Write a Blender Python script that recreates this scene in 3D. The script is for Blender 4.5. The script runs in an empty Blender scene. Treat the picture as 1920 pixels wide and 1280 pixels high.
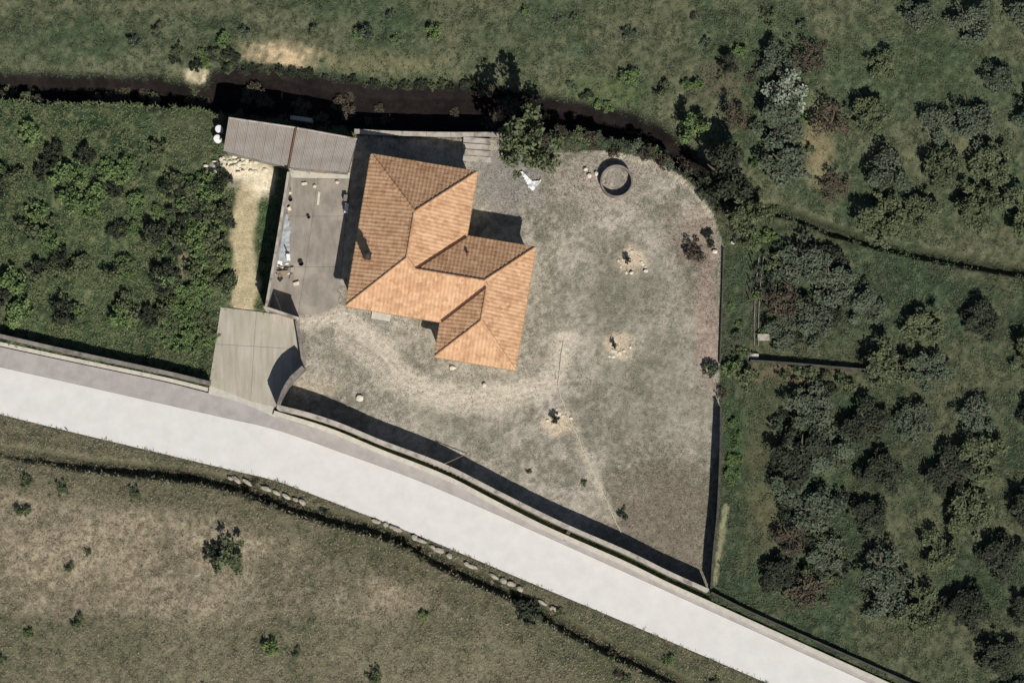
import bpy, bmesh, math, random
import numpy as np
from mathutils import Vector, Matrix

# ------------------------------------------------------------------ camera, sky, sun, exposure
scene = bpy.context.scene
C = scene.collection
S = 0.045                       # metres per photograph pixel on the ground
CAM_H, LEAN = 260.0, 0.11       # flying height, tangent of the off-nadir look (from the south)
CAM = Vector((0.0, -LEAN * CAM_H, CAM_H))

cam_data = bpy.data.cameras.new('camera')
cam = bpy.data.objects.new('camera', cam_data)
C.objects.link(cam)
cam.location = CAM
cam_data.sensor_width = 36.0
cam_data.lens = 36.0 * CAM_H / (1920 * S)
cam_data.shift_y = LEAN * CAM_H / (1920 * S)
cam_data.clip_start = 1.0
cam_data.clip_end = 3000.0
scene.camera = cam

SUN = Vector((1.22, -3.02, 3.25)).normalized()      # towards the sun: south-south-east, about 45 degrees up
world = bpy.data.worlds.new('World')
scene.world = world
world.use_nodes = True
wn, wl = world.node_tree.nodes, world.node_tree.links
sky = wn.new('ShaderNodeTexSky')
sky.sky_type = 'NISHITA'
sky.sun_disc = False
sky.sun_elevation = math.asin(SUN.z)
sky.sun_rotation = math.atan2(SUN.x, SUN.y)
sky.altitude = 300.0
wl.new(sky.outputs[0], wn['Background'].inputs['Color'])
wn['Background'].inputs['Strength'].default_value = 0.05

sun_data = bpy.data.lights.new('sun', 'SUN')
sun_data.energy = 4.6
sun_data.angle = math.radians(0.5)
sun_data.color = (1.0, 0.955, 0.89)
sun = bpy.data.objects.new('sun', sun_data)
C.objects.link(sun)
sun.location = (30, -70, 80)
sun.rotation_euler = (-SUN).to_track_quat('-Z', 'Y').to_euler()

scene.view_settings.view_transform = 'Standard'
scene.view_settings.look = 'None'
scene.view_settings.gamma = 1.0
scene.view_settings.use_curve_mapping = False
scene.view_settings.exposure = 0.05

# ------------------------------------------------------------------ helpers
rnd = random.Random(7)
RS = np.random.RandomState


def P(px, py, z=0.0):
    """ground plan position of a point seen at photograph pixel px, py when it lies at height z"""
    g = Vector(((px - 960) * S, (640 - py) * S, 0.0))
    return CAM + (g - CAM) * ((CAM_H - z) / CAM_H)


def lin(r, g, b, k=1.0):
    out = []
    for v in (r, g, b):
        v = v / 255.0
        v = v / 12.92 if v <= 0.04045 else ((v + 0.055) / 1.055) ** 2.4
        out.append(v / k)
    return tuple(out)


def smooth_line(pts, n=8):
    """Catmull-Rom through the points"""
    pts = [np.array(p, float) for p in pts]
    q = [2 * pts[0] - pts[1]] + pts + [2 * pts[-1] - pts[-2]]
    out = []
    for i in range(1, len(q) - 2):
        for k in range(n):
            t = k / n
            out.append(0.5 * ((2 * q[i]) + (-q[i-1] + q[i+1]) * t + (2*q[i-1] - 5*q[i] + 4*q[i+1] - q[i+2]) * t*t
                              + (-q[i-1] + 3*q[i] - 3*q[i+1] + q[i+2]) * t**3))
    out.append(pts[-1])
    return out


_tab = RS(11).rand(256, 256)


def vnoise(x, y, seed=0):
    x = x + seed * 37.31
    y = y + seed * 17.77
    xi, yi = np.floor(x).astype(int), np.floor(y).astype(int)
    fx, fy = x - xi, y - yi
    fx, fy = fx*fx*(3-2*fx), fy*fy*(3-2*fy)
    a = _tab[xi % 256, yi % 256]; b = _tab[(xi+1) % 256, yi % 256]
    c = _tab[xi % 256, (yi+1) % 256]; d = _tab[(xi+1) % 256, (yi+1) % 256]
    return (a*(1-fx)+b*fx)*(1-fy) + (c*(1-fx)+d*fx)*fy


def fbm(x, y, freq, octv=4, seed=0, gain=0.55):
    v, amp, tot = 0.0, 1.0, 0.0
    for o in range(octv):
        v = v + amp * vnoise(x*freq + o*13.7, y*freq + o*7.1, seed + o)
        tot += amp
        amp *= gain
        freq *= 2.03
    return v / tot


def sstep(a, b, x):
    t = np.clip((x - a) / (b - a), 0, 1)
    return t*t*(3-2*t)


def in_poly(X, Y, poly):
    inside = np.zeros(X.shape, bool)
    n = len(poly)
    for i in range(n):
        x0, y0 = poly[i]; x1, y1 = poly[(i+1) % n]
        if y0 == y1:
            continue
        c = ((Y < y0) != (Y < y1)) & (X < (x1-x0)*(Y-y0)/(y1-y0) + x0)
        inside ^= c
    return inside


def dist_line(X, Y, pts, closed=False):
    d = np.full(X.shape, 1e9)
    seq = list(pts) + ([pts[0]] if closed else [])
    for (x0, y0), (x1, y1) in zip(seq[:-1], seq[1:]):
        dx, dy = x1-x0, y1-y0
        L = dx*dx + dy*dy + 1e-9
        t = np.clip(((X-x0)*dx + (Y-y0)*dy)/L, 0, 1)
        d = np.minimum(d, np.hypot(X-x0-t*dx, Y-y0-t*dy))
    return d


class MB:
    """collects simple shapes in world coordinates, builds ONE mesh object"""
    def __init__(self):
        self.v, self.f = [], []

    def add(self, verts, faces):
        o = len(self.v)
        self.v += [tuple(p) for p in verts]
        self.f += [tuple(i + o for i in f) for f in faces]
        return self

    def box(self, c, size, rz=0.0, rx=0.0, ry=0.0, jit=0.0):
        m = Matrix.Translation(Vector(c)) @ Matrix.Rotation(rz, 4, 'Z') @ Matrix.Rotation(ry, 4, 'Y') @ Matrix.Rotation(rx, 4, 'X')
        vs = []
        for k in range(8):
            p = Vector(((k & 1) - .5, ((k >> 1) & 1) - .5, (k >> 2) - .5))
            p = Vector((p.x*size[0], p.y*size[1], p.z*size[2]))
            if jit:
                p += Vector((rnd.uniform(-jit, jit), rnd.uniform(-jit, jit), rnd.uniform(-jit, jit)))
            vs.append(m @ p)
        return self.add(vs, [(0,2,3,1), (4,5,7,6), (0,1,5,4), (2,6,7,3), (0,4,6,2), (1,3,7,5)])

    def prism(self, pts, z0, z1):
        """pts: xy outline; z1 a number or a list of heights"""
        n = len(pts)
        a = sum(pts[i][0]*pts[(i+1) % n][1] - pts[(i+1) % n][0]*pts[i][1] for i in range(n))
        if a < 0:
            pts = pts[::-1]
            if not isinstance(z1, (int, float)):
                z1 = z1[::-1]
        zz = [z1]*n if isinstance(z1, (int, float)) else z1
        vs = [(p[0], p[1], z0) for p in pts] + [(p[0], p[1], z) for p, z in zip(pts, zz)]
        fs = [(i, (i+1) % n, n+(i+1) % n, n+i) for i in range(n)]
        fs += [tuple(range(n, 2*n)), tuple(range(n-1, -1, -1))]
        return self.add(vs, fs)

    def ribbon(self, pts, width, z0, heights):
        """a wall of the given width along plan points, its top at heights (list)"""
        n = len(pts)
        vs, fs = [], []
        for i in range(n):
            p = Vector(pts[i][:2])
            t = (Vector(pts[min(i+1, n-1)][:2]) - Vector(pts[max(i-1, 0)][:2])).normalized()
            q = Vector((-t.y, t.x)) * width/2
            vs += [(p.x-q.x, p.y-q.y, z0), (p.x+q.x, p.y+q.y, z0), (p.x+q.x, p.y+q.y, heights[i]), (p.x-q.x, p.y-q.y, heights[i])]
        for i in range(n-1):
            a, b = 4*i, 4*i+4
            for k in range(4):
                fs.append((a+k, b+k, b+(k+1) % 4, a+(k+1) % 4))
        fs += [(3, 2, 1, 0), (4*n-4, 4*n-3, 4*n-2, 4*n-1)]
        return self.add(vs, fs)

    def tube(self, pts, radii, seg=8):
        pts = [Vector(p) for p in pts]
        if isinstance(radii, (int, float)):
            radii = [radii]*len(pts)
        vs, fs = [], []
        for i, p in enumerate(pts):
            t = (pts[min(i+1, len(pts)-1)] - pts[max(i-1, 0)]).normalized()
            a = t.cross(Vector((0.3, 0.2, 1)) if abs(t.z) < .9 else Vector((1, 0, 0))).normalized()
            b = t.cross(a)
            for k in range(seg):
                w = 2*math.pi*k/seg
                vs.append(p + (a*math.cos(w) + b*math.sin(w))*radii[i])
        for i in range(len(pts)-1):
            for k in range(seg):
                fs.append((i*seg+k, i*seg+(k+1) % seg, (i+1)*seg+(k+1) % seg, (i+1)*seg+k))
        fs += [tuple(range(seg-1, -1, -1)), tuple((len(pts)-1)*seg+k for k in range(seg))]
        return self.add(vs, fs)

    def lathe(self, c, prof, seg=32):
        vs, fs = [], []
        for r, z in prof:
            for k in range(seg):
                w = 2*math.pi*k/seg
                vs.append((c[0]+r*math.cos(w), c[1]+r*math.sin(w), c[2]+z))
        m = len(prof)
        for i in range(m-1):
            for k in range(seg):
                fs.append((i*seg+k, i*seg+(k+1) % seg, (i+1)*seg+(k+1) % seg, (i+1)*seg+k))
        fs += [tuple(range(seg-1, -1, -1)), tuple((m-1)*seg+k for k in range(seg))]
        return self.add(vs, fs)

    def rock(self, c, size, seed=0, seg=7):
        r = random.Random(seed)
        vs, fs = [], []
        rings = [(0.85, -.4), (1.0, 0.05), (0.78, .38)]
        ph = r.uniform(0, 6)
        for rr, z in rings:
            for k in range(seg):
                w = ph + 2*math.pi*k/seg
                q = rr*r.uniform(.8, 1.12)
                vs.append((c[0]+size[0]/2*q*math.cos(w), c[1]+size[1]/2*q*math.sin(w), c[2]+size[2]*z*r.uniform(.85, 1.1)))
        for i in range(2):
            for k in range(seg):
                fs.append((i*seg+k, i*seg+(k+1) % seg, (i+1)*seg+(k+1) % seg, (i+1)*seg+k))
        vs.append((c[0]+r.uniform(-.1, .1)*size[0], c[1], c[2]+size[2]*.5))
        fs += [(2*seg+k, 2*seg+(k+1) % seg, 3*seg) for k in range(seg)]
        fs.append(tuple(range(seg-1, -1, -1)))
        return self.add(vs, fs)

    def build(self, name, mat, parent=None, smooth=False, bevel=0.0):
        o = None
        base = parent_base(parent)
        me = bpy.data.meshes.new(name)
        me.from_pydata([(p[0]-base[0], p[1]-base[1], p[2]-base[2]) for p in self.v], [], self.f)
        bm = bmesh.new(); bm.from_mesh(me)
        bmesh.ops.recalc_face_normals(bm, faces=bm.faces)
        ng = [f for f in bm.faces if len(f.verts) > 8]
        if ng:
            bmesh.ops.triangulate(bm, faces=ng)
        if bevel:
            bmesh.ops.bevel(bm, geom=list(bm.edges), offset=bevel, segments=1, affect='EDGES')
        bm.to_mesh(me); bm.free()
        me.materials.append(mat)
        if smooth:
            me.polygons.foreach_set('use_smooth', [True]*len(me.polygons))
        o = bpy.data.objects.new(name, me)
        C.objects.link(o)
        if parent:
            o.parent = parent
        return o


def parent_base(p):
    b = Vector((0, 0, 0))
    while p is not None:
        b += p.location
        p = p.parent
    return b


def tag(o, label=None, cat=None, group=None, kind=None):
    if label: o['label'] = label
    if cat: o['category'] = cat
    if group: o['group'] = group
    if kind: o['kind'] = kind
    return o


def thing(name, label, cat, loc, group=None):
    o = bpy.data.objects.new(name, None)
    C.objects.link(o)
    o.location = loc
    o.empty_display_size = 0.3
    return tag(o, label, cat, group)


def fast_mesh(name, verts, nquad_idx, per, mat):
    """verts (N,3), faces as (M,per) index array"""
    me = bpy.data.meshes.new(name)
    M = len(nquad_idx)
    me.vertices.add(len(verts)); me.vertices.foreach_set('co', verts.astype(np.float32).ravel())
    me.loops.add(M*per); me.loops.foreach_set('vertex_index', nquad_idx.astype(np.int32).ravel())
    me.polygons.add(M); me.polygons.foreach_set('loop_start', np.arange(0, M*per, per, dtype=np.int32))
    me.update(calc_edges=True)
    me.materials.append(mat)
    return me


# ------------------------------------------------------------------ materials
def new_mat(name, rough=0.9, spec=0.2):
    m = bpy.data.materials.new(name)
    m.use_nodes = True
    b = m.node_tree.nodes['Principled BSDF']
    b.inputs['Roughness'].default_value = rough
    b.inputs['Specular IOR Level'].default_value = spec
    return m, m.node_tree.nodes, m.node_tree.links, b


def mottled(name, dark, light, scale=3.0, rough=0.9, fine=25.0, bump=0.3, stretch=None, spec=0.2, dirt=None):
    """two-tone noise at two scales on world position, fine bump"""
    m, n, l, b = new_mat(name, rough, spec)
    geo = n.new('ShaderNodeNewGeometry')
    vec = geo.outputs['Position']
    if stretch:
        mp = n.new('ShaderNodeMapping'); mp.inputs['Scale'].default_value = stretch[:3]
        mp.inputs['Rotation'].default_value = (0, 0, stretch[3] if len(stretch) > 3 else 0)
        l.new(vec, mp.inputs['Vector']); vec = mp.outputs[0]
    t1 = n.new('ShaderNodeTexNoise'); t1.inputs['Scale'].default_value = scale; t1.inputs['Detail'].default_value = 6
    t1.inputs['Roughness'].default_value = 0.65
    t2 = n.new('ShaderNodeTexNoise'); t2.inputs['Scale'].default_value = fine; t2.inputs['Detail'].default_value = 3
    l.new(vec, t1.inputs['Vector']); l.new(geo.outputs['Position'], t2.inputs['Vector'])
    mx = n.new('ShaderNodeMath'); mx.operation = 'MULTIPLY_ADD'; mx.inputs[1].default_value = 0.35
    l.new(t2.outputs[0], mx.inputs[0]); l.new(t1.outputs[0], mx.inputs[2])
    rp = n.new('ShaderNodeValToRGB')
    rp.color_ramp.elements[0].position = 0.45; rp.color_ramp.elements[0].color = (*dark, 1)
    rp.color_ramp.elements[1].position = 0.90; rp.color_ramp.elements[1].color = (*light, 1)
    l.new(mx.outputs[0], rp.inputs[0])
    col = rp.outputs[0]
    if dirt:
        t3 = n.new('ShaderNodeTexNoise'); t3.inputs['Scale'].default_value = dirt[1]; t3.inputs['Detail'].default_value = 5
        l.new(geo.outputs['Position'], t3.inputs['Vector'])
        r3 = n.new('ShaderNodeValToRGB')
        r3.color_ramp.elements[0].position = 0.5; r3.color_ramp.elements[0].color = (0, 0, 0, 1)
        r3.color_ramp.elements[1].position = 0.7; r3.color_ramp.elements[1].color = (1, 1, 1, 1)
        l.new(t3.outputs[0], r3.inputs[0])
        mc = n.new('ShaderNodeMix'); mc.data_type = 'RGBA'
        l.new(r3.outputs[0], mc.inputs['Factor']); l.new(col, mc.inputs['A']); mc.inputs['B'].default_value = (*dirt[0], 1)
        col = mc.outputs['Result']
    l.new(col, b.inputs['Base Color'])
    if bump:
        bp = n.new('ShaderNodeBump'); bp.inputs['Strength'].default_value = bump; bp.inputs['Distance'].default_value = 0.03
        l.new(t2.outputs[0], bp.inputs['Height']); l.new(bp.outputs[0], b.inputs['Normal'])
    return m


def leafy(name, dark, light, rough=0.75):
    m, n, l, b = new_mat(name, rough, 0.25)
    geo = n.new('ShaderNodeNewGeometry')
    oi = n.new('ShaderNodeObjectInfo')
    t1 = n.new('ShaderNodeTexNoise'); t1.inputs['Scale'].default_value = 1.1; t1.inputs['Detail'].default_value = 2
    l.new(geo.outputs['Position'], t1.inputs['Vector'])
    a = n.new('ShaderNodeMath'); a.operation = 'MULTIPLY_ADD'; a.inputs[1].default_value = 0.55
    l.new(geo.outputs['Random Per Island'], a.inputs[0]); l.new(t1.outputs[0], a.inputs[2])
    c = n.new('ShaderNodeMath'); c.operation = 'MULTIPLY_ADD'; c.inputs[1].default_value = 0.25
    l.new(oi.outputs['Random'], c.inputs[0]); l.new(a.outputs[0], c.inputs[2])
    rp = n.new('ShaderNodeValToRGB')
    rp.color_ramp.elements[0].position = 0.45; rp.color_ramp.elements[0].color = (*dark, 1)
    rp.color_ramp.elements[1].position = 1.2 if False else 1.0; rp.color_ramp.elements[1].color = (*light, 1)
    l.new(c.outputs[0], rp.inputs[0])
    l.new(rp.outputs[0], b.inputs['Base Color'])
    return m


def ground_material():
    m, n, l, b = new_mat('soil_and_grass', 0.95, 0.1)
    at = n.new('ShaderNodeAttribute'); at.attribute_name = 'Col'
    geo = n.new('ShaderNodeNewGeometry')
    t1 = n.new('ShaderNodeTexNoise'); t1.inputs['Scale'].default_value = 2.6; t1.inputs['Detail'].default_value = 6
    t1.inputs['Roughness'].default_value = 0.7
    t2 = n.new('ShaderNodeTexNoise'); t2.inputs['Scale'].default_value = 11.0; t2.inputs['Detail'].default_value = 4
    for t in (t1, t2):
        l.new(geo.outputs['Position'], t.inputs['Vector'])
    ad = n.new('ShaderNodeMath'); ad.operation = 'ADD'
    l.new(t1.outputs[0], ad.inputs[0]); l.new(t2.outputs[0], ad.inputs[1])
    mr = n.new('ShaderNodeMapRange')
    mr.inputs['From Min'].default_value = 0.7; mr.inputs['From Max'].default_value = 1.3
    mr.inputs['To Min'].default_value = 0.6; mr.inputs['To Max'].default_value = 1.4
    l.new(ad.outputs[0], mr.inputs['Value'])
    vm = n.new('ShaderNodeVectorMath'); vm.operation = 'SCALE'
    l.new(at.outputs['Color'], vm.inputs[0]); l.new(mr.outputs[0], vm.inputs['Scale'])
    l.new(vm.outputs[0], b.inputs['Base Color'])
    bp = n.new('ShaderNodeBump'); bp.inputs['Strength'].default_value = 0.6; bp.inputs['Distance'].default_value = 0.08
    l.new(ad.outputs[0], bp.inputs['Height']); l.new(bp.outputs[0], b.inputs['Normal'])
    return m


K = 1.0
MAT = {
    'ground': ground_material(),
    'road': mottled('pale_road', lin(216,213,208,1.16), lin(230,227,222,1.16), 0.8, 0.85, 50, 0.2),
    'pavement': mottled('pavement_asphalt', lin(150,145,141), lin(174,168,163), 1.2, 0.9, 30, 0.15, dirt=(lin(172,167,162), 0.5)),
    'kerb': mottled('kerb_concrete', lin(172,167,154), lin(200,195,182), 2.0, 0.9, 20, 0.2),
    'wall': mottled('wall_render', lin(160,152,142), lin(190,182,170), 1.5, 0.9, 18, 0.25, dirt=(lin(120,114,104), 1.1)),
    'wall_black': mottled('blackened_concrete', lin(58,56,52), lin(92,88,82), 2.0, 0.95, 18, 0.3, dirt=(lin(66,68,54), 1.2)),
    'wall_dark': mottled('weathered_concrete', lin(105,100,95), lin(145,138,130), 1.5, 0.9, 18, 0.25, dirt=(lin(90,86,80), 1.4)),
    'apron': mottled('apron_concrete', lin(150,143,128), lin(188,180,166), 1.3, 0.9, 22, 0.2, stretch=(1.6, 0.22, 1, -0.1), dirt=(lin(166,162,142), 0.7)),
    'patio': mottled('patio_concrete', lin(122,116,106), lin(158,150,140), 1.1, 0.9, 22, 0.2, stretch=(1.2, .5, 1, -.1), dirt=(lin(164,155,142), 0.6)),
    'sheet': mottled('fibre_cement_sheet', lin(136,130,122), lin(162,156,148), 0.8, 0.85, 14, 0.1, stretch=(.5, 1.5, 1, .15), dirt=(lin(146,134,124), 0.45)),
    'rust': mottled('rusty_cap', lin(90,68,55), lin(120,92,76), 3, 0.8, 20, 0.1),
    'house_wall': mottled('house_render', lin(205,196,175), lin(220,212,192), 1.0, 0.9, 18, 0.1),
    'cream': mottled('cream_gutter', lin(200,172,128), lin(222,196,152), 2.0, 0.7, 18, 0.05),
    'valley': mottled('valley_metal', lin(70,45,32), lin(100,66,46), 2.0, 0.6, 18, 0.05),
    'white': mottled('white_plastic', lin(215,215,212), lin(240,240,238), 2.0, 0.6, 18, 0.1),
    'tarp': mottled('pale_blue_sheet', lin(135,142,146), lin(172,178,180), 1.4, 0.6, 10, 0.2),
    'stone': mottled('pale_stone', lin(122,116,104), lin(188,180,164), 2.5, 0.95, 20, 0.3),
    'rubble': mottled('rubble_white', lin(185,176,155), lin(228,220,202), 3.0, 0.95, 20, 0.3),
    'bark': mottled('bark', lin(70,60,50), lin(110,98,84), 4.0, 0.95, 25, 0.4),
    'dark_metal': mottled('dark_metal', lin(40,38,38), lin(62,58,56), 3.0, 0.6, 20, 0.05),
    'gate': mottled('gate_metal', lin(128,112,104), lin(150,134,126), 2.0, 0.7, 20, 0.05),
    'wood': mottled('weathered_wood', lin(120,104,88), lin(160,144,124), 3.0, 0.9, 25, 0.3),
    'hose': mottled('pale_hose', lin(190,184,168), lin(205,198,182), 3.0, 0.8, 25, 0.0),
    'glass': mottled('window_glass', lin(24,26,30), lin(40,42,46), 1.0, 0.15, 10, 0.0, spec=0.5),
    'frame': mottled('window_frame', lin(95,66,46), lin(115,82,60), 2.0, 0.6, 10, 0.0),
    'evergreen': leafy('evergreen_leaf', lin(26,30,24), lin(58,64,48)),
    'olive': leafy('olive_leaf', lin(42,52,40), lin(88,97,78)),
    'silver': leafy('silver_leaf', lin(50,60,50), lin(142,150,130)),
    'green': leafy('green_leaf', lin(48,66,40), lin(106,124,76)),
    'bramble': leafy('bramble_leaf', lin(44,52,36), lin(92,100,70)),
    'brown': leafy('brown_twig', lin(46,42,35), lin(86,78,64)),
    'grass': leafy('grass_blade', lin(50,66,42), lin(104,116,80)),
    'grass_dark': leafy('grass_blade_dark', lin(46,60,42), lin(92,102,76)),
    'straw': leafy('dry_grass', lin(104,96,78), lin(148,137,115)),
    'straw_grey': leafy('grey_dry_grass', lin(108,106,90), lin(172,166,150)),
}


def tile_material():
    m, n, l, b = new_mat('clay_roof_tile', 0.85, 0.2)
    geo = n.new('ShaderNodeNewGeometry')
    t1 = n.new('ShaderNodeTexNoise'); t1.inputs['Scale'].default_value = 0.9; t1.inputs['Detail'].default_value = 5
    t1.inputs['Roughness'].default_value = .78
    vo = n.new('ShaderNodeTexVoronoi'); vo.inputs['Scale'].default_value = 2.9
    l.new(geo.outputs['Position'], t1.inputs['Vector']); l.new(geo.outputs['Position'], vo.inputs['Vector'])
    sp = n.new('ShaderNodeSeparateColor'); l.new(vo.outputs['Color'], sp.inputs[0])
    a = n.new('ShaderNodeMath'); a.operation = 'MULTIPLY_ADD'; a.inputs[1].default_value = 0.4
    l.new(sp.outputs[0], a.inputs[0]); l.new(t1.outputs[0], a.inputs[2])
    rp = n.new('ShaderNodeValToRGB')
    e = rp.color_ramp.elements
    e[0].position = 0.35; e[0].color = (*lin(162,124,94), 1)
    e[1].position = 1.0; e[1].color = (*lin(210,172,137), 1)
    k = e.new(0.62); k.color = (*lin(189,149,114), 1)
    l.new(a.outputs[0], rp.inputs[0]); l.new(rp.outputs[0], b.inputs['Base Color'])
    return m


MAT['tile'] = tile_material()

# ------------------------------------------------------------------ plan lines (photograph pixels on the ground)
ROAD_TOP = [(-240,636),(-60,675),(120,715),(305,757),(430,785),(520,806),(640,848),(800,907),(1000,995),(1180,1076),(1365,1160),(1640,1285),(1900,1403),(2200,1540)]
ROAD_BOT = [(-240,722),(-60,762),(120,806),(305,850),(430,880),(520,902),(640,947),(800,1010),(1000,1094),(1158,1160),(1420,1272),(1700,1395),(2060,1560)]
PAVE_TOP = [(-240,590),(-60,628),(120,667),(305,706),(393,728),(450,742),(515,770),(620,803),(716,843),(833,889),(921,934),(1005,977),(1075,1009),(1175,1053),(1250,1090),(1325,1124),(1430,1172),(1700,1294),(1900,1386),(2200,1520)]
WALL = [(519,762),(575,776),(628,793),(680,814),(716,829),(833,873),(921,917),(1005,959),(1075,992),(1175,1035),(1250,1072),(1328,1107)]
GULLY = [(-300,118),(-60,140),(120,146),(305,152),(350,164),(392,168),(400,142),(440,128),(520,132),(560,139),(600,150),(690,163),(800,168),(900,164),(985,178),(1040,190),(1120,204),(1180,219),(1240,244),(1290,284),(1330,322),(1375,366),
         (1372,394),(1330,364),(1285,324),(1235,290),(1175,264),(1110,250),(1040,246),(985,246),(930,249),(840,250),(760,249),(660,243),(540,226),(460,218),(410,212),(370,204),(305,196),(120,192),(-60,182),(-300,165)]
EDITCH = [(1372,382),(1410,392),(1455,392),(1500,405),(1560,431),(1700,470),(1900,505),(2150,540)]
SDITCH = [(-200,806),(-40,834),(150,868),(305,884),(370,893),(410,902),(470,918),(560,952),(640,975),(700,990),(760,1014),(830,1052),(900,1085),(960,1112),(1010,1142),(1060,1172),(1200,1242),(1400,1340)]
YARD = [(540,322),(655,318),(668,255),(930,252),(1000,280),(1045,288),(1110,282),(1170,288),(1235,304),(1300,345),(1338,400),(1356,460),(1352,600),(1348,700),(1350,780),(1346,900),(1338,1000),(1331,1108),(1250,1072),(1075,992),(921,917),(716,829),(519,762),(540,718),(568,690),(562,640),(555,596),(497,580)]
TRACK = [(560,595),(620,592),(660,610),(715,652),(752,700),(800,728),(860,742),(930,738),(1000,728),(1040,700),(1060,640)]
TRACK2 = [(640,640),(700,680),(740,720),(800,745),(870,762),(950,755),(1020,735)]

def off(l, d):
    l = [np.array(p, float) for p in l]; out = []
    for i, p in enumerate(l):
        t = l[min(i+1, len(l)-1)] - l[max(i-1, 0)]; t /= np.hypot(*t)
        out.append(tuple(p + np.array((t[1], -t[0]))*d))     # positive = up the picture
    return out


# ------------------------------------------------------------------ the ground: one height field, split by kind of ground
def px_to_xy(poly):
    return [((p[0]-960)*S, (640-p[1])*S) for p in poly]


RES = 0.16
X0, X1, Y0, Y1 = -52.0, 52.0, -36.0, 36.0
nx, ny = int((X1-X0)/RES)+1, int((Y1-Y0)/RES)+1
gx, gy = np.meshgrid(np.linspace(X0, X1, nx), np.linspace(Y0, Y1, ny))
PX, PY = gx/S + 960, 640 - gy/S           # plan position in photograph pixels

m_yard = in_poly(PX, PY, YARD)
m_gully = in_poly(PX, PY, GULLY)
d_gully = dist_line(PX, PY, GULLY, True) * np.where(m_gully, 1, -1)
d_sd = dist_line(PX, PY, smooth_line(SDITCH, 4))
d_ed = dist_line(PX, PY, EDITCH)
road_poly = smooth_line(ROAD_TOP, 4) + smooth_line(ROAD_BOT, 4)[::-1]
pave_poly = smooth_line(PAVE_TOP, 4) + smooth_line(ROAD_TOP, 4)[::-1]
m_road = in_poly(PX, PY, road_poly) | in_poly(PX, PY, pave_poly)
pt = np.array(smooth_line(PAVE_TOP, 4)); rb = np.array(smooth_line(ROAD_BOT, 4))
top_y = np.interp(PX, pt[:, 0], pt[:, 1]); bot_y = np.interp(PX, rb[:, 0], rb[:, 1])
m_south = PY > bot_y
m_north = ~m_south & ~m_yard & ~m_gully & (PY < np.interp(PX, [-300, 305, 400, 660, 930, 1040, 1180, 1290, 1350, 1455, 1560, 2200], [150, 160, 180, 220, 220, 225, 250, 310, 360, 392, 431, 545]))
m_west = ~m_south & ~m_yard & ~m_gully & ~m_north & (PX < 700)
m_east = ~m_south & ~m_yard & ~m_gully & ~m_north & ~m_west

wob = 14*(fbm(PX, PY, 0.03, 3, 5) - .5)
Z = 0.10*(fbm(gx, gy, 0.8, 3, 1)-.5) + 0.07*(fbm(gx, gy, 3.0, 2, 2)-.5)
Z += np.where(m_yard, 0, 0.22*(fbm(gx, gy, 0.9, 3, 9)-.5))
Z -= 1.5*sstep(-4, 12, d_gully + wob*.5)
Z -= 1.0*(1-sstep(7, 17, d_sd + wob*.3)) * sstep(-200, 300, PX)
Z -= 0.7*(1-sstep(6, 14, d_ed + wob*.3))
Z += 0.35*sstep(10, 60, -d_gully)*m_north
Z = np.where(m_road, -0.12, Z)
dwall = dist_line(PX, PY, off(WALL, -13)); Z = np.where((dwall < 9) & ~m_yard, -.3, Z)
apron_poly = [(414,576),(552,594),(566,640),(569,690),(541,716),(517,766),(390,728)]
Z = np.where(in_poly(PX, PY, apron_poly), -0.12, Z)
patio_poly = [(541,324),(657,326),(641,470),(632,575),(600,588),(556,593),(499,579)]
Z = np.where(in_poly(PX, PY, patio_poly), -0.12, Z)

# --- base colours: what kind of soil or grass grows where, plus gully shade in the stream bed
def mixc(a, b, t):
    return a*(1-t)[..., None] + np.array(b)*t[..., None]


def blob(px, py, rx, ry=None, rot=0.0, soft=0.6, seed=3):
    ry = ry or rx
    c, s = math.cos(rot), math.sin(rot)
    u = ((PX-px)*c + (PY-py)*s)/rx; v = (-(PX-px)*s + (PY-py)*c)/ry
    d = np.hypot(u, v) + 0.7*(fbm(PX, PY, 0.05, 3, seed)-.5)
    return 1 - sstep(1-soft, 1+soft*.4, d)


N1 = fbm(gx, gy, 0.22, 5, 20); N2 = fbm(gx, gy, 0.55, 4, 30); N3 = fbm(gx, gy, 1.6, 3, 40); N4 = fbm(gx, gy, 0.12, 4, 50)
contrast = lambda n, lo=.36, hi=.64: sstep(lo, hi, n)
A = np.zeros(gx.shape + (3,)) + np.array(lin(62,58,48))
# yard: trampled dry grass and dust
yard = np.zeros_like(A) + np.array(lin(158,151,138))
yard = mixc(yard, lin(122,118,103), contrast(N2)*.75)
yard = mixc(yard, lin(180,172,156), contrast(N1)*.55)
yard = mixc(yard, lin(116,112,95), contrast(N4, .45, .7)*.55*(PX > 850))
yard = mixc(yard, lin(98,97,80), contrast(N3, .56, .76)*.5)
N5 = fbm(gx, gy, 2.6, 2, 60)
yard = mixc(yard, lin(184,176,162), contrast(N5, .56, .74)*.45)
yard = mixc(yard, lin(110,106,92), contrast(1-N5, .56, .74)*.4)
yard = mixc(yard, lin(116,116,98), np.maximum(blob(1230,740,150,150), blob(1180,560,110,90))*.45)
yard = mixc(yard, lin(120,118,102), blob(660,660,60,36)*.5)
yard = mixc(yard, lin(116,116,98), blob(860,800,120,40, .35)*.4)
yard = mixc(yard, lin(112,101,86), blob(1235,970,130,130)*.7)
yard = mixc(yard, lin(150,132,120), blob(1300,430,55,50)*.6)
yard = mixc(yard, lin(162,140,128), blob(1325,600,26,150)*.7)
yard = mixc(yard, lin(118,100,92), blob(1305,480,30,30)*.6)
yard = mixc(yard, lin(138,134,130), blob(950,330,75,75)*.8)
yard = mixc(yard, lin(170,158,146), blob(1120,340,110,60)*.7)
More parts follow.
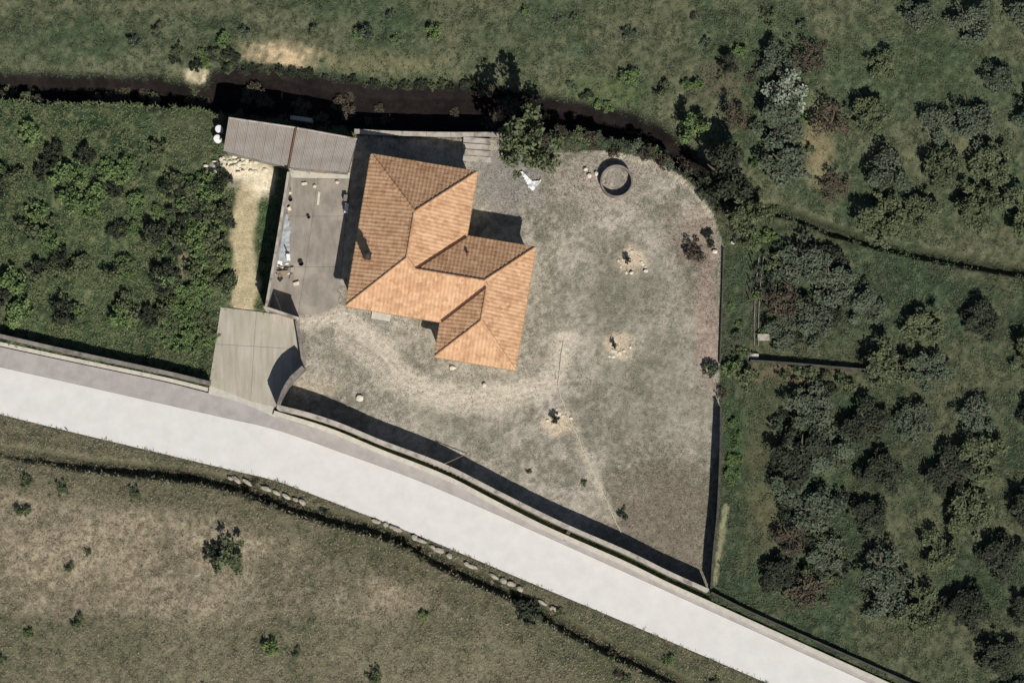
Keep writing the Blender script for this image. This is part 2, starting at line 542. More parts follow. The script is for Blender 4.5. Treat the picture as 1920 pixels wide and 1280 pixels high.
yard = mixc(yard, lin(150,147,143), blob(690,600,80,30)*.4)
yard = mixc(yard, lin(185,172,150), blob(600,725,50,25)*.6)
d_t = dist_line(PX, PY, smooth_line(TRACK, 5)); d_t2 = dist_line(PX, PY, smooth_line(TRACK2, 5))
tr = np.maximum(1-sstep(8, 34, d_t+wob), .8*(1-sstep(5, 26, d_t2+wob)))
yard = mixc(yard, lin(196,186,168), tr*np.clip(.8+.35*np.cos(d_t2*.62+wob*.3)*contrast(N3, .35, .6), 0, 1))
yard = mixc(yard, lin(190,180,160), (1-sstep(4, 12, dist_line(PX, PY, [(1075,800),(1105,870),(1150,970)])+wob))*.5)
for a, b in ((1181,490),(1161,645),(1047,790)):
    yard = mixc(yard, lin(196,180,156), blob(a, b, 34, 30, soft=.5))
# a pale edge along the curved north-east boundary
yard = mixc(yard, lin(188,178,160), (1-sstep(3, 9, dist_line(PX, PY, [(1130,284),(1235,308),(1296,350),(1333,402)])+wob*.4))*.8)
# west field
west = np.zeros_like(A) + np.array(lin(72,86,60))
west = mixc(west, lin(38,52,34), contrast(N2)*.85)
west = mixc(west, lin(112,112,82), contrast(N3, .52, .75)*.6)
west = mixc(west, lin(30, 38, 28), contrast(N5, .55, .72)*.6)
west = mixc(west, lin(128, 126, 92), contrast(1-N5, .58, .76)*.5)
west = mixc(west, lin(104,102,80), blob(350,235,70,70)*.45)
west = mixc(west, lin(186,172,138), (1-sstep(16, 30, dist_line(PX, PY, [(492,330),(462,370),(455,450),(462,520),(458,570)])+wob*1.2))*.9)
west = mixc(west, lin(222,210,182), np.maximum(blob(452,320,64,28), blob(492,345,26,30))*.95)
west = mixc(west, lin(60,86,54), blob(495,420,14,60)*.6)
west = mixc(west, lin(150,138,112), blob(345,500,14,40)*.7)
west = mixc(west, lin(40,54,38), blob(360,640,70,50)*.6)
west = mixc(west, lin(104,98,76), blob(325,668,40,18)*.5)
west = mixc(west, lin(150,142,120), blob(425,345,30,14)*.6)
# north field
north = np.zeros_like(A) + np.array(lin(78,90,67))
north = mixc(north, lin(58,72,50), contrast(N2)*.6)
north = mixc(north, lin(112,107,84), contrast(N1)*.5)
north = mixc(north, lin(54, 62, 42), contrast(N5, .55, .72)*.6)
north = mixc(north, lin(116, 114, 88), contrast(1-N5, .58, .76)*.4)
north = mixc(north, lin(184,164,132), blob(530,104,82,30, .1)*(.35+.65*contrast(N3, .38, .55)))
north = mixc(north, lin(118,112,84), blob(720,120,130,30)*.5)
north = mixc(north, lin(196,184,152), blob(372,146,30,20, soft=.4)*(.5+.5*contrast(N3, .38, .5)))
north = mixc(north, lin(74,96,54), blob(1130,175,110,35)*.4)
north = mixc(north, lin(140,128,98), blob(1530,270,34,90)*.7)
north = mixc(north, lin(92,84,72), blob(1340,150,60,40)*.5)
# east field
east = np.zeros_like(A) + np.array(lin(68,82,60))
east = mixc(east, lin(48,62,44), contrast(N2)*.8)
east = mixc(east, lin(106,101,78), contrast(N1, .42, .66)*.5)
east = mixc(east, lin(40, 48, 36), contrast(N5, .55, .72)*.6)
east = mixc(east, lin(108, 106, 84), contrast(1-N5, .58, .76)*.4)
east = mixc(east, lin(96,92,68), blob(1430,850,45,210)*.5)
east = mixc(east, lin(92,76,70), blob(1450,570,60,60)*.35)
east = mixc(east, lin(58,88,54), blob(1378,830,18,80)*.7)
east = mixc(east, lin(150,146,116), (1-sstep(3, 8, dist_line(PX, PY, [(1362,950),(1352,1010),(1340,1090)])+wob*.3))*.7)
east = mixc(east, lin(122,104,84), blob(1500,700,90,22)*.6)
# south field
south = np.zeros_like(A) + np.array(lin(142,131,112))
south = mixc(south, lin(106,100,80), contrast(N2)*.65)
south = mixc(south, lin(162,150,127), contrast(N1)*.75)
south = mixc(south, lin(70,76,54), contrast(N4, .5, .72)*.5)
south = mixc(south, lin(96,92,72), contrast(N5, .54, .72)*.5)
south = mixc(south, lin(168,158,136), contrast(1-N5, .58, .76)*.4)
dv = PY - bot_y
south = mixc(south, lin(78,80,58), (1-sstep(40, 110, d_sd+wob*2))*.75)
south = mixc(south, lin(86,90,66), sstep(1130, 1180, PY+wob*2)*.6)
south = mixc(south, lin(92,90,74), (1-sstep(6, 20, dv))*.6)
bed = np.zeros_like(A) + np.array(lin(34,29,28))  # wet brown soil, darkened further: the gully's shade is put into its colour
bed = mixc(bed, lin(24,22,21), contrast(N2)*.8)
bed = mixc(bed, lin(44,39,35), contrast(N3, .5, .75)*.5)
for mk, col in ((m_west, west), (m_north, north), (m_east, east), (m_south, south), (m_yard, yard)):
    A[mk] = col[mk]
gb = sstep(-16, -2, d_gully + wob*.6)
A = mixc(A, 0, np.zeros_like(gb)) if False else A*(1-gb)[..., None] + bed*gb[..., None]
A = mixc(A, lin(50,48,38), (1-sstep(5, 14, d_sd+wob*.3))*.85*sstep(-200, 300, PX))
A = mixc(A, lin(52,54,40), (1-sstep(5, 13, d_ed+wob*.3))*.85)

region = np.zeros(gx.shape, int)
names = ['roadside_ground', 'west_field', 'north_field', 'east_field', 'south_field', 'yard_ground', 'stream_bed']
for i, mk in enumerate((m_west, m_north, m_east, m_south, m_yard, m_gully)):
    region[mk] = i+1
ci = np.arange(nx*ny).reshape(ny, nx)
quads = np.stack([ci[:-1, :-1], ci[:-1, 1:], ci[1:, 1:], ci[1:, :-1]], -1).reshape(-1, 4)
reg_f = region[:-1, :-1].reshape(-1)
V = np.stack([gx, gy, Z], -1).reshape(-1, 3)
colV = np.concatenate([A.reshape(-1, 3), np.ones((nx*ny, 1))], 1)
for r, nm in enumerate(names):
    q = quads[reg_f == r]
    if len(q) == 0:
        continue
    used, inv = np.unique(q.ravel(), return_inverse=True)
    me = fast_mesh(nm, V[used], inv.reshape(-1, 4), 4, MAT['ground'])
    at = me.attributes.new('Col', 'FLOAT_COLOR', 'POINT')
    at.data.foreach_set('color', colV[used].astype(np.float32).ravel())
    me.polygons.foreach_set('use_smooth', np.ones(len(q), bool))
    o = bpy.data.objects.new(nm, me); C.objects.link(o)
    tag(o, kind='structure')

# the country beyond, out to the horizon
far = 900.0
ov = np.array([(-far,-far,-.3),(far,-far,-.3),(far,far,-.3),(-far,far,-.3),(X0,Y0,-.02),(X1,Y0,-.02),(X1,Y1,-.02),(X0,Y1,-.02)])
me = fast_mesh('outer_ground', ov, np.array([(0,1,5,4),(1,2,6,5),(2,3,7,6),(3,0,4,7)]), 4, MAT['ground'])
at = me.attributes.new('Col', 'FLOAT_COLOR', 'POINT')
at.data.foreach_set('color', np.array([(*lin(92,92,68), 1)]*8, dtype=np.float32).ravel())
o = bpy.data.objects.new('outer_ground', me); C.objects.link(o); tag(o, kind='structure')


def ground_z(x, y):
    i = min(max(int(round((x-X0)/(X1-X0)*(nx-1))), 0), nx-1)
    j = min(max(int(round((y-Y0)/(Y1-Y0)*(ny-1))), 0), ny-1)
    return float(Z[j, i])


# ------------------------------------------------------------------ road, pavement, kerb, apron, patio
def sheet(name, top, bot, z0, z1, mat):
    """a strip between two plan polylines, meshed in cross strips"""
    n = 90
    def resample(l):
        l = np.array(smooth_line(l, 8)); d = np.r_[0, np.cumsum(np.hypot(*np.diff(l, axis=0).T))]
        t = np.linspace(0, d[-1], n)
        return np.stack([np.interp(t, d, l[:, 0]), np.interp(t, d, l[:, 1])], 1)
    a, b = resample(top), resample(bot)
    m = MB(); vs, fs = [], []
    for p, q in zip(a, b):
        p, q = P(*p), P(*q)
        vs += [(p.x, p.y, z1), (q.x, q.y, z1), (q.x, q.y, z0), (p.x, p.y, z0)]
    for i in range(n-1):
        for k in range(4):
            fs.append((4*i+k, 4*i+4+k, 4*i+4+(k+1) % 4, 4*i+(k+1) % 4))
    m.add(vs, fs)
    return m.build(name, mat)


tag(sheet('road', ROAD_TOP, ROAD_BOT, -.3, .03, MAT['road']), kind='structure')
tag(sheet('pavement', off(PAVE_TOP, -9), off(ROAD_TOP, .4), -.3, .05, MAT['pavement']), kind='structure')
KERB = [p for p in PAVE_TOP if p[0] >= 515]
tag(sheet('pavement_kerb', off(KERB, 0), off(KERB, -9), -.5, .3, MAT['kerb']), kind='structure')
KERBW = [(-240,590),(-60,628),(120,667),(305,706),(391,727)]
tag(sheet('pavement_kerb', off(KERBW, 0), off(KERBW, -7), -.3, .12, MAT['kerb']), kind='structure')
tag(sheet('pavement_ramp', [(393,719),(450,735),(514,763)], [(391,738),(450,754),(516,782)], -.3, .062, MAT['kerb']), kind='structure')

ap = bpy.data.objects.new('driveway_apron', None); C.objects.link(ap); ap.location = P(475, 650); tag(ap, kind='structure')
slabs = [[(414,576),(481,584),(476,649),(404,645)], [(481.4,584),(552,594),(562,640),(564,655),(476.4,649)],
         [(404,645.5),(476,649.5),(470,752),(392,722)], [(476.4,649.5),(564,655.5),(568,690),(541,714),(516,763),(470.4,752.5)]]
for s in slabs:
    m = MB(); m.prism([tuple(P(*p))[:2] for p in s], -.2, .09 + rnd.uniform(-.006, .006))
    m.build('concrete_slab', MAT['apron'], ap)
pa = bpy.data.objects.new('patio', None); C.objects.link(pa); pa.location = P(590, 450); tag(pa, kind='structure')
slabs = [[(540,334),(596,335),(586,405.4),(527,405.4)], [(596.4,335),(655,336),(648,405.4),(586.4,405.4)],
         [(527,405.8),(586,405.8),(573,500.4),(512,500.4)], [(586.4,405.8),(648,405.8),(640,500.4),(573.4,500.4)],
         [(512,500.8),(573,500.8),(558,592),(499,579)], [(573.4,500.8),(640,500.8),(633,574),(600,588),(558.4,592)]]
for s in slabs:
    m = MB(); m.prism([tuple(P(*p))[:2] for p in s], -.2, .06 + rnd.uniform(-.005, .005))
    m.build('concrete_slab', MAT['patio'], pa)
m = MB(); m.prism([tuple(P(*p))[:2] for p in [(542,316),(657,324),(655,335.5),(540,333.5)]], -.2, .075); m.build('threshold_strip', MAT['kerb'], pa)

# ------------------------------------------------------------------ the house
EAVE, PITCH = 3.2, 0.52
hu, hv = np.array((0.986, 0.165)), np.array((-0.165, 0.986))
A0 = np.array((697., 290.))


def HP(u, v, h=0.0, z=None):
    p = A0 + hu*u + hv*v
    w = P(p[0], p[1], EAVE)
    return Vector((w.x, w.y, (EAVE + h*S*PITCH) if z is None else z))


house = thing('house', 'house with orange clay tiled hip roofs in a stepped plan', 'house', HP(165, 180, z=0))
eave_uv = [(0,0),(200,0),(200,121.7),(331,121.7),(331,353),(180,353),(180,287),(0,287)]
ov_in = 9.0


def inset(uv, d):
    n = len(uv); out = []
    for i in range(n):
        a, b, c = np.array(uv[i-1]), np.array(uv[i]), np.array(uv[(i+1) % n])
        e1 = (b-a)/np.hypot(*(b-a)); e2 = (c-b)/np.hypot(*(c-b))
        n1 = np.array((-e1[1], e1[0])); n2 = np.array((-e2[1], e2[0]))
        out.append(tuple(b + (n1+n2)*d))
    return out


wall_uv = inset(eave_uv, ov_in)
m = MB(); m.prism([tuple(HP(u, v))[:2] for u, v in wall_uv], -.1, EAVE - .12)
m.build('wall', MAT['house_wall'], house)
m = MB(); m.prism([tuple(HP(u, v))[:2] for u, v in inset(eave_uv, ov_in-4)], -.1, .16)
m.build('plinth', MAT['wall_dark'], house)
roof = bpy.data.objects.new('roof', bpy.data.meshes.new('roof')); C.objects.link(roof); roof.parent = house
NODE = dict(A=(0,0,0), B=(200,0,0), C=(200,121.7,0), D=(331,121.7,0), E=(331,353,0), F=(180,353,0), G=(180,287,0), H=(0,287,0),
            R1=(100,100,100), R2=(100,187,100), V1=(117.4,204.4,82.6), R3=(248.4,204.4,82.6), R3b=(255.5,211.5,75.5), R4=(255.5,277.5,75.5),
            X=(117.4,287,0), Y=(331,211.5,0))
W = {k: HP(*p) for k, p in NODE.items()}
# roof deck: the mesh of the roof itself
hb = parent_base(house)
deck_faces = ['A B R1', 'A R1 R2 H', 'B C V1 R2 R1', 'C D R3 V1', 'H X V1 R2', 'X G R3b R3 V1', 'D Y R3b R3', 'Y E R4 R3b', 'G R3b R4 F', 'F R4 E']
keys = list(W)
bm = bmesh.new()
vv = {k: bm.verts.new(W[k] - hb) for k in keys}
for f in deck_faces:
    bm.faces.new([vv[k] for k in f.split()])
soff = [bm.verts.new(W[k] - hb - Vector((0, 0, .14))) for k in 'ABCDEFGH']
ring = [vv[k] for k in 'ABCDEFGH']
bm.faces.new(soff)
for i in range(8):
    ext = {(3, 4): [vv['Y']], (6, 7): []}.get((i, (i+1) % 8), [])
    bm.faces.new([ring[i], ring[(i+1) % 8], soff[(i+1) % 8], soff[i]])
bmesh.ops.recalc_face_normals(bm, faces=bm.faces)
bm.to_mesh(roof.data); bm.free()
roof.data.materials.append(MAT['tile'])

TW, TL = 0.325, 0.40
prof = [(0.0, 0.0), (.05, .002), (.10, .011), (.155, .024), (.205, .024), (.26, .011), (TW+.012, .001)]


def tile_geo():
    vs, fs = [], []
    n = len(prof)
    for y, lift in ((-.012, .03), (TL+.03, .006)):
        for x, z in prof:
            vs.append((x, y, z+lift))
    for x, z in prof:
        vs.append((x, -.012, max(z-.0, 0)*.0 + .004))
    for k in range(n-1):
        fs.append((k, k+1, n+k+1, n+k)); fs.append((2*n+k, 2*n+k+1, k+1, k))
    return vs, fs


TV, TF = tile_geo()
tile_me = bpy.data.meshes.new('roof_tile'); tile_me.from_pydata(TV, [], TF); tile_me.materials.append(MAT['tile'])
rest = bmesh.new()
n_tile = 0
whole = []
for f in deck_faces:
    ks = f.split()
    pts = [W[k] for k in ks]
    nrm = Vector((0, 0, 0))
    for i in range(len(pts)):
        nrm += pts[i].cross(pts[(i+1) % len(pts)])
    nrm.normalize()
    if nrm.z < 0:
        nrm = -nrm
    low = [k for k in ks if NODE[k][2] == 0]
    up = Vector((0, 0, 1)); s = (up - nrm*nrm.z).normalized(); e = s.cross(nrm).normalized()
    org = W[low[0]]
    side = {'X': 'H', 'G': 'H', 'Y': 'D', 'E': 'D', 'H': 'H', 'D': 'D'}
    if low[0] in 'XH': org = W['H']
    if low[0] in 'YD': org = W['D']
    if f == 'C D R3 V1': org = W['C']
    cen = sum(pts, Vector())/len(pts)
    planes = []
    for i in range(len(pts)):
        a, b = pts[i], pts[(i+1) % len(pts)]
        if NODE[ks[i]][2] == 0 and NODE[ks[(i+1) % len(ks)]][2] == 0:
            continue
        pn = (b-a).cross(nrm).normalized()
        if pn.dot(cen-a) > 0: pn = -pn
        planes.append((a.copy(), pn))
    aa = [(p-org).dot(e) for p in pts]; bb = [(p-org).dot(s) for p in pts]
    i0, i1 = math.floor(min(aa)/TW)-1, math.ceil(max(aa)/TW)+1
    part = bmesh.new()
    M3 = Matrix((e, s, nrm)).transposed().to_4x4()
    for j in range(0, math.ceil(max(bb)/TL)+1):
        for i in range(i0, i1):
            o3 = org + e*(i*TW) + s*(j*TL - .06)
            cs = [o3 + e*x + s*y for x in (0, TW) for y in (-.012, TL+.03)]
            dmax = [max((c-a).dot(pn) for c in cs) for a, pn in planes]
            dmin = [min((c-a).dot(pn) for c in cs) for a, pn in planes]
            if any(d > 0 for d in dmin):
                continue
            mt = Matrix.Translation(o3 + Vector((rnd.gauss(0, .002), rnd.gauss(0, .002), abs(rnd.gauss(0, .006))))) @ M3 @ Matrix.Rotation(rnd.gauss(0, .012), 4, 'Z')
            if all(d < -.005 for d in dmax):
                whole.append((f, mt))
            else:
                vs = [part.verts.new(mt @ Vector(v)) for v in TV]
                for tf in TF:
                    part.faces.new([vs[k] for k in tf])
    for a, pn in planes:
        bmesh.ops.bisect_plane(part, geom=part.verts[:]+part.edges[:]+part.faces[:], plane_co=a, plane_no=pn, clear_outer=True)
    tmp = bpy.data.meshes.new('t'); part.to_mesh(tmp); part.free()
    rest.from_mesh(tmp); bpy.data.meshes.remove(tmp)
rnd.shuffle(whole)
order = sorted(range(len(whole)), key=lambda q: 0 if whole[q][0] in ('A R1 R2 H', 'Y E R4 R3b') else 1)
for q, idx in enumerate(order):
    mt = whole[idx][1]
    if q < 295:
        o = bpy.data.objects.new('roof_tile', tile_me); C.objects.link(o); o.parent = roof
        o.matrix_local = Matrix.Translation(-hb) @ mt
    else:
        vs = [rest.verts.new(mt @ Vector(v)) for v in TV]
        for tf in TF:
            rest.faces.new([vs[k] for k in tf])
me = bpy.data.meshes.new('roof_tiling'); bmesh.ops.translate(rest, verts=rest.verts, vec=-hb); rest.to_mesh(me); rest.free()
me.materials.append(MAT['tile'])
o = bpy.data.objects.new('roof_tiling', me); C.objects.link(o); o.parent = roof; tag(o, kind='stuff')

# ridge and hip caps, one piece each
cap = MB()
for yy, rr in ((0, .155), (.44, .125)):
    pass
capv, capf = [], []
for y, r in ((0.0, .13), (.44, .105)):
    for k in range(7):
        w = math.pi*k/6
        capv.append((r*math.cos(w), y, r*.75*math.sin(w) + (.02 if y == 0 else 0)))
for k in range(6):
    capf.append((k, k+1, 8+k, 7+k))
capf.append(tuple(range(6, -1, -1)))
cap_me = bpy.data.meshes.new('ridge_tile'); cap_me.from_pydata(capv, [], capf); cap_me.materials.append(MAT['tile'])
for a, b in (('A','R1'),('B','R1'),('R2','R1'),('H','R2'),('V1','R2'),('V1','R3'),('D','R3'),('R3b','R3'),('R4','R3b'),('F','R4'),('E','R4')):
    d = W[b]-W[a]; n = max(1, round(d.length/.40)); t = d.normalized()
    x = t.cross(Vector((0, 0, 1))).normalized(); z = x.cross(t)
    M3 = Matrix((x, t, z)).transposed().to_4x4()
    for k in range(n):
        o = bpy.data.objects.new('ridge_tile', cap_me); C.objects.link(o); o.parent = roof
        o.matrix_local = Matrix.Translation(W[a] + d*(k/n) - hb + Vector((0, 0, .03))) @ M3
for a, b in (('C','V1'),('G','R3b')):
    d = W[b]-W[a]; t = d.normalized(); x = t.cross(Vector((0, 0, 1))).normalized()
    m = MB(); u = Vector((0, 0, 1))
    q = [W[a]-x*.12+u*.125, W[a]+u*.095, W[a]+x*.12+u*.125]
    m.add(q + [p+d for p in q], [(0,1,4,3),(1,2,5,4)])
    m.build('valley_gutter', MAT['valley'], roof)
# gutters
for i in range(8):
    a, b = eave_uv[i], eave_uv[(i+1) % 8]
    pa_, pb = HP(*a), HP(*b); t = (pb-pa_).normalized(); outn = Vector((t.y, -t.x, 0))
    if (pa_+outn*.3 - (HP(150, 200))).length < (pa_-outn*.3 - HP(150, 200)).length and i not in (1, 2, 5):
        outn = -outn
    c = HP((a[0]+b[0])/2, (a[1]+b[1])/2)
    outn = Vector((-t.y, t.x, 0))
    m = MB(); z = EAVE-.07
    sec = [(0.0, .05), (0.0, -.07), (.06, -.09), (.11, -.06), (.12, .03), (.105, .03), (.095, -.05), (.02, -.06), (.012, .05)]
    vs = []
    for p in (pa_, pb):
        vs += [(p.x+outn.x*s_, p.y+outn.y*s_, z+h_) for s_, h_ in sec]
    k = len(sec)
    m.add(vs, [(q, (q+1) % k, k+(q+1) % k, k+q) for q in range(k)])
    m.build('gutter', MAT['cream'], house)


def opening(uv0, uv1, t0, t1, z0, z1, kind):
    """a window or door on the wall between two wall corners, from t0 to t1 along it"""
    a, b = HP(*uv0, z=0), HP(*uv1, z=0)
    d = (b-a).normalized(); outn = Vector((-d.y, d.x, 0))
    L = (b-a).length
    def bx(mb, s0, s1, h0, h1, o0, o1):
        q = [a + d*(L*s) + outn*oo for s, oo in ((s0, o0), (s1, o0), (s1, o1), (s0, o1))]
        mb.prism([(p.x, p.y) for p in q], h0, h1)
    fr = MB(); w = .07/L
    bx(fr, t0, t0+w, z0, z1, -.02, .04); bx(fr, t1-w, t1, z0, z1, -.02, .04)
    bx(fr, t0+w, t1-w, z1-.07, z1, -.02, .04); bx(fr, t0+w, t1-w, z0, z0+.07, -.02, .04)
    if kind == 'window':
        bx(fr, (t0+t1)/2-w/2, (t0+t1)/2+w/2, z0+.07, z1-.07, -.02, .035)
    f = fr.build(kind, MAT['frame'], house)
    g = MB(); bx(g, t0+w, t1-w, z0+.07, z1-.07, -.02, .012)
    g.build('pane' if kind == 'window' else 'door_leaf', MAT['glass'] if kind == 'window' else MAT['frame'], f)
    if kind == 'window':
        g = MB(); bx(g, t0-w, t1+w, z0-.06, z0-.003, .002, .16); g.build('sill', MAT['kerb'], f)
    else:
        g = MB(); bx(g, t1-3*w, t1-2.4*w, 1.0, 1.08, .012, .07); g.build('handle', MAT['dark_metal'], f)


wu = wall_uv
opening(wu[6], wu[7], .62, .80, .05, 2.25, 'door'); opening(wu[6], wu[7], .15, .38, 1.0, 2.2, 'window')
opening(wu[4], wu[5], .28, .62, 1.0, 2.2, 'window')
opening(wu[7], wu[0], .2, .32, 1.0, 2.2, 'window'); opening(wu[7], wu[0], .65, .8, 1.0, 2.2, 'window')
opening(wu[3], wu[4], .2, .35, 1.0, 2.2, 'window'); opening(wu[3], wu[4], .62, .78, 1.0, 2.2, 'window')
opening(wu[0], wu[1], .3, .48, 1.0, 2.2, 'window'); opening(wu[2], wu[3], .4, .6, .05, 2.25, 'door')
# porch step and little awning over the south door
c = HP(wu[6][0]*.3+wu[7][0]*.7, wu[6][1]+8, z=.09)
m = MB(); m.box((c.x, c.y, .09), (1.6, .8, .18), -.166); m.build('doorstep', MAT['kerb'], house)
# chimney on the west slope: stack, flue pipe, cowl
cp = P(689, 480, 4.4)
m = MB(); m.box((cp.x, cp.y, 4.2), (.56, .5, 1.5), -.166); ch = m.build('chimney', MAT['valley'], house)
m = MB(); m.box((cp.x, cp.y, 4.98), (.7, .62, .08), -.166); m.build('chimney_collar', MAT['dark_metal'], ch)
m = MB(); m.lathe((cp.x, cp.y, 5.02), [(.17, 0), (.17, .36)], 12); m.build('flue_pipe', MAT['dark_metal'], ch)
m = MB(); m.lathe((cp.x, cp.y, 5.44), [(.36, 0), (.36, .05), (.06, .16)], 16); m.build('cowl', MAT['dark_metal'], ch)
for k in range(3):
    m = MB(); w = k*2.1; m.box((cp.x+.14*math.cos(w), cp.y+.14*math.sin(w), 5.41), (.02, .02, .09)); m.build('cowl_strut', MAT['dark_metal'], ch)
# small roof vent on the north slope of the lower wing
vp = P(876, 474, 4.0)
m = MB(); m.lathe((vp.x, vp.y, 3.9), [(.09, 0), (.09, .3), (.14, .31), (.02, .4)], 10); m.build('vent_pipe', MAT['valley'], house)

# ------------------------------------------------------------------ the shed
def shed(name, label, q, h_hi, h_lo, nsheet):
    """q: photograph pixels of the roof corners, north-west, north-east, south-east, south-west"""
    nw, ne, se, sw = P(*q[0], h_hi), P(*q[1], h_hi), P(*q[2], h_lo), P(*q[3], h_lo)
    for p, z in ((nw, h_hi), (ne, h_hi), (se, h_lo), (sw, h_lo)): p.z = z
    c = (nw+ne+se+sw)/4
    t = thing(name, label, 'shed', (c.x, c.y, 0), None)
    ins = [p + (c-p)*.06 for p in (nw, ne, se, sw)]
    m = MB(); m.prism([(p.x, p.y) for p in ins], -.1, [p.z-.12 for p in ins]); m.build('wall', MAT['wall_dark'], t)
    for k in range(nsheet):
        f0, f1 = k/nsheet, (k+1)/nsheet + (.012 if k < nsheet-1 else 0)
        vs, fs = [], []
        N = 14
        for i in range(N+1):
            f = f0+(f1-f0)*i/N
            zz = .018*math.cos(i*math.pi) + .004*(k % 2)
            a, b = nw.lerp(ne, f), sw.lerp(se, f)
            for r in (0, .5, 1.0):
                p = a.lerp(b, r)
                vs.append((p.x, p.y, p.z+zz))
        for i in range(N):
            for r in range(2):
                fs.append((3*i+r, 3*i+3+r, 3*i+4+r, 3*i+1+r))
        m = MB(); m.add(vs, fs)
        o = m.build('roof_sheet', MAT['sheet'], t)
    m = MB(); m.tube([nw+Vector((0, 0, .03)), ne+Vector((0, 0, .03))], .07, 6); m.build('roof_edge_cap', MAT['wall'], t)
    return t, nw, ne, se, sw


t, nw, ne, se, sw = shed('shed', 'long grey sheet roofed shed section with dark west end', [(429,221),(555,239.5),(541,314),(419,283)], 2.5, 2.15, 7)
m = MB(); m.tube([ne+Vector((-.02, 0, .06)), se+Vector((-.02, 0, .06))], .085, 6); m.build('verge_cap', MAT['rust'], t)
t, nw, ne, se, sw = shed('shed', 'grey sheet roofed shed section nearest the house', [(557,240),(669.5,260.5),(652,323),(543,314)], 2.45, 2.1, 6)
m = MB(); m.box(((sw.x+se.x)/2, (sw.y+se.y)/2+.08, 1.0), (1.0, .06, 1.9), -.1); m.build('door', MAT['wood'], t)

# ------------------------------------------------------------------ garden walls
def wall_thing(name, label, px_pts, heights, width, mat, z0=-.4, cat='wall', coping=True, n=4):
    pts = smooth_line([(p[0], p[1], h) for p, h in zip(px_pts, heights)], n)
    w3 = [P(p[0], p[1], p[2]) for p in pts]
    hs = [p[2] for p in pts]
    mid = w3[len(w3)//2]
    t = thing(name, label, cat, (mid.x, mid.y, 0))
    m = MB(); m.ribbon([(p.x, p.y) for p in w3], width, z0, [h-.06 for h in hs]); m.build('wall_body', mat, t)
    if coping:
        seg = 2.2; k = 0
        d = [0]
        for a, b in zip(w3[:-1], w3[1:]): d.append(d[-1]+(b-a).to_2d().length)
        npc = max(1, round(d[-1]/seg))
        X = lambda s: (np.interp(s, d, [p.x for p in w3]), np.interp(s, d, [p.y for p in w3]))
        for i in range(npc):
            ss = np.linspace(d[-1]*i/npc+.012, d[-1]*(i+1)/npc-.012, 4)
            m = MB(); m.ribbon([X(s) for s in ss], width+.08, 0, [0]*4)
            vs = []
            for q, v in enumerate(m.v):
                hh = float(np.interp(ss[q//4], d, hs))
                vs.append((v[0], v[1], hh-.058 if q % 4 < 2 else hh+rnd.uniform(-.004, .004)))
            m.v = vs
            m.build('coping_stone', mat, t)
    return t


wall_thing('garden_wall', 'long concrete garden wall between the roadside pavement and the yard', WALL,
           [2.6,2.55,2.5,2.4,2.3,2.2,2.1,2.0,2.0,1.95,1.9,1.85], .26, MAT['wall'])
wall_thing('garden_wall', 'low wall along the pavement on the left of the driveway',
           [(-240,578),(-60,616),(120,657),(305,697),(393,718)], [1.15]*5, .24, MAT['wall_dark'])
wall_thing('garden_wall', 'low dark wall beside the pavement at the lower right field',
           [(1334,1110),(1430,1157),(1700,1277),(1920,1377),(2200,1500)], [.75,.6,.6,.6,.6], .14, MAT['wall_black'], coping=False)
wall_thing('wing_wall', 'curved concrete wing wall at the driveway entrance',
           [(569,688),(560,696),(546,709),(534,728),(526,748),(521,762)], [2.2,2.3,2.4,2.5,2.55,2.6], .26, MAT['wall_dark'], n=6)
wall_thing('garden_wall', 'short wall between the concrete apron and the yard',
           [(556,600),(563,640),(569,684)], [.9,.9,.95], .2, MAT['wall_dark'])
wall_thing('garden_wall', 'tall wall on the west edge of the patio',
           [(541,322),(528,405),(512,500),(499,574)], [2.9,2.85,2.8,2.75], .13, MAT['wall'])
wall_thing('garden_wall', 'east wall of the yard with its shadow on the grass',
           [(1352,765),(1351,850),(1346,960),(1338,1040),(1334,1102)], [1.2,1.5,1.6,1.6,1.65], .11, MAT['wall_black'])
wall_thing('retaining_wall', 'low pale wall between the house and the dark stream bed',
           [(664,246),(740,250),(840,252),(935,252)], [.5,.5,.5,.5], .3, MAT['wall'], z0=-2.8)
wall_thing('terrace_wall', 'low grey wall crossing the field at the right edge',
           [(1407,676),(1480,681),(1560,688),(1760,705)], [.6,.65,.65,.6], .12, MAT['wall_black'])
wall_thing('stone_kerb', 'low rough kerb along the upper east edge of the yard',
           [(1357,466),(1355,540),(1353,600),(1350,680)], [.45,.4,.45,.4], .1, MAT['wall_black'], coping=False)
pl0, pl1 = P(834, 869, 2.25), P(876, 850, .05)
pl0.z, pl1.z = 2.25, .05
m = MB(); m.tube([pl0, pl1], .03, 6); tag(m.build('timber_pole', MAT['wood']), 'thin wooden pole leaning on the road wall', 'pole')

# the gate between apron and patio
g0, g1 = P(499, 577, 2.3), P(557, 596, 2.3)
gt = thing('gate', 'brown double gate between the driveway apron and the patio', 'gate', ((g0.x+g1.x)/2, (g0.y+g1.y)/2, 0))
d = (g1-g0); d.z = 0; L = d.length; t_ = d.normalized(); rz = math.atan2(t_.y, t_.x)
for s in (0, 1):
    p = g0 + t_*(L*s)
    m = MB(); m.box((p.x, p.y, 1.1), (.22, .22, 2.4), rz); m.build('gate_post', MAT['wall'], gt)
for s in (.265, .735):
    p = g0 + t_*(L*s)
    m = MB(); m.box((p.x, p.y, 1.15), (L*.45, .05, 2.1), rz); lf = m.build('gate_leaf', MAT['gate'], gt)
    m = MB()
    for q in (-1, 1):
        m.box((p.x+t_.x*q*L*.1, p.y+t_.y*q*L*.1, 1.15), (.05, .09, 2.14), rz)
    m.build('rail', MAT['gate'], lf)
p = (g0+g1)/2
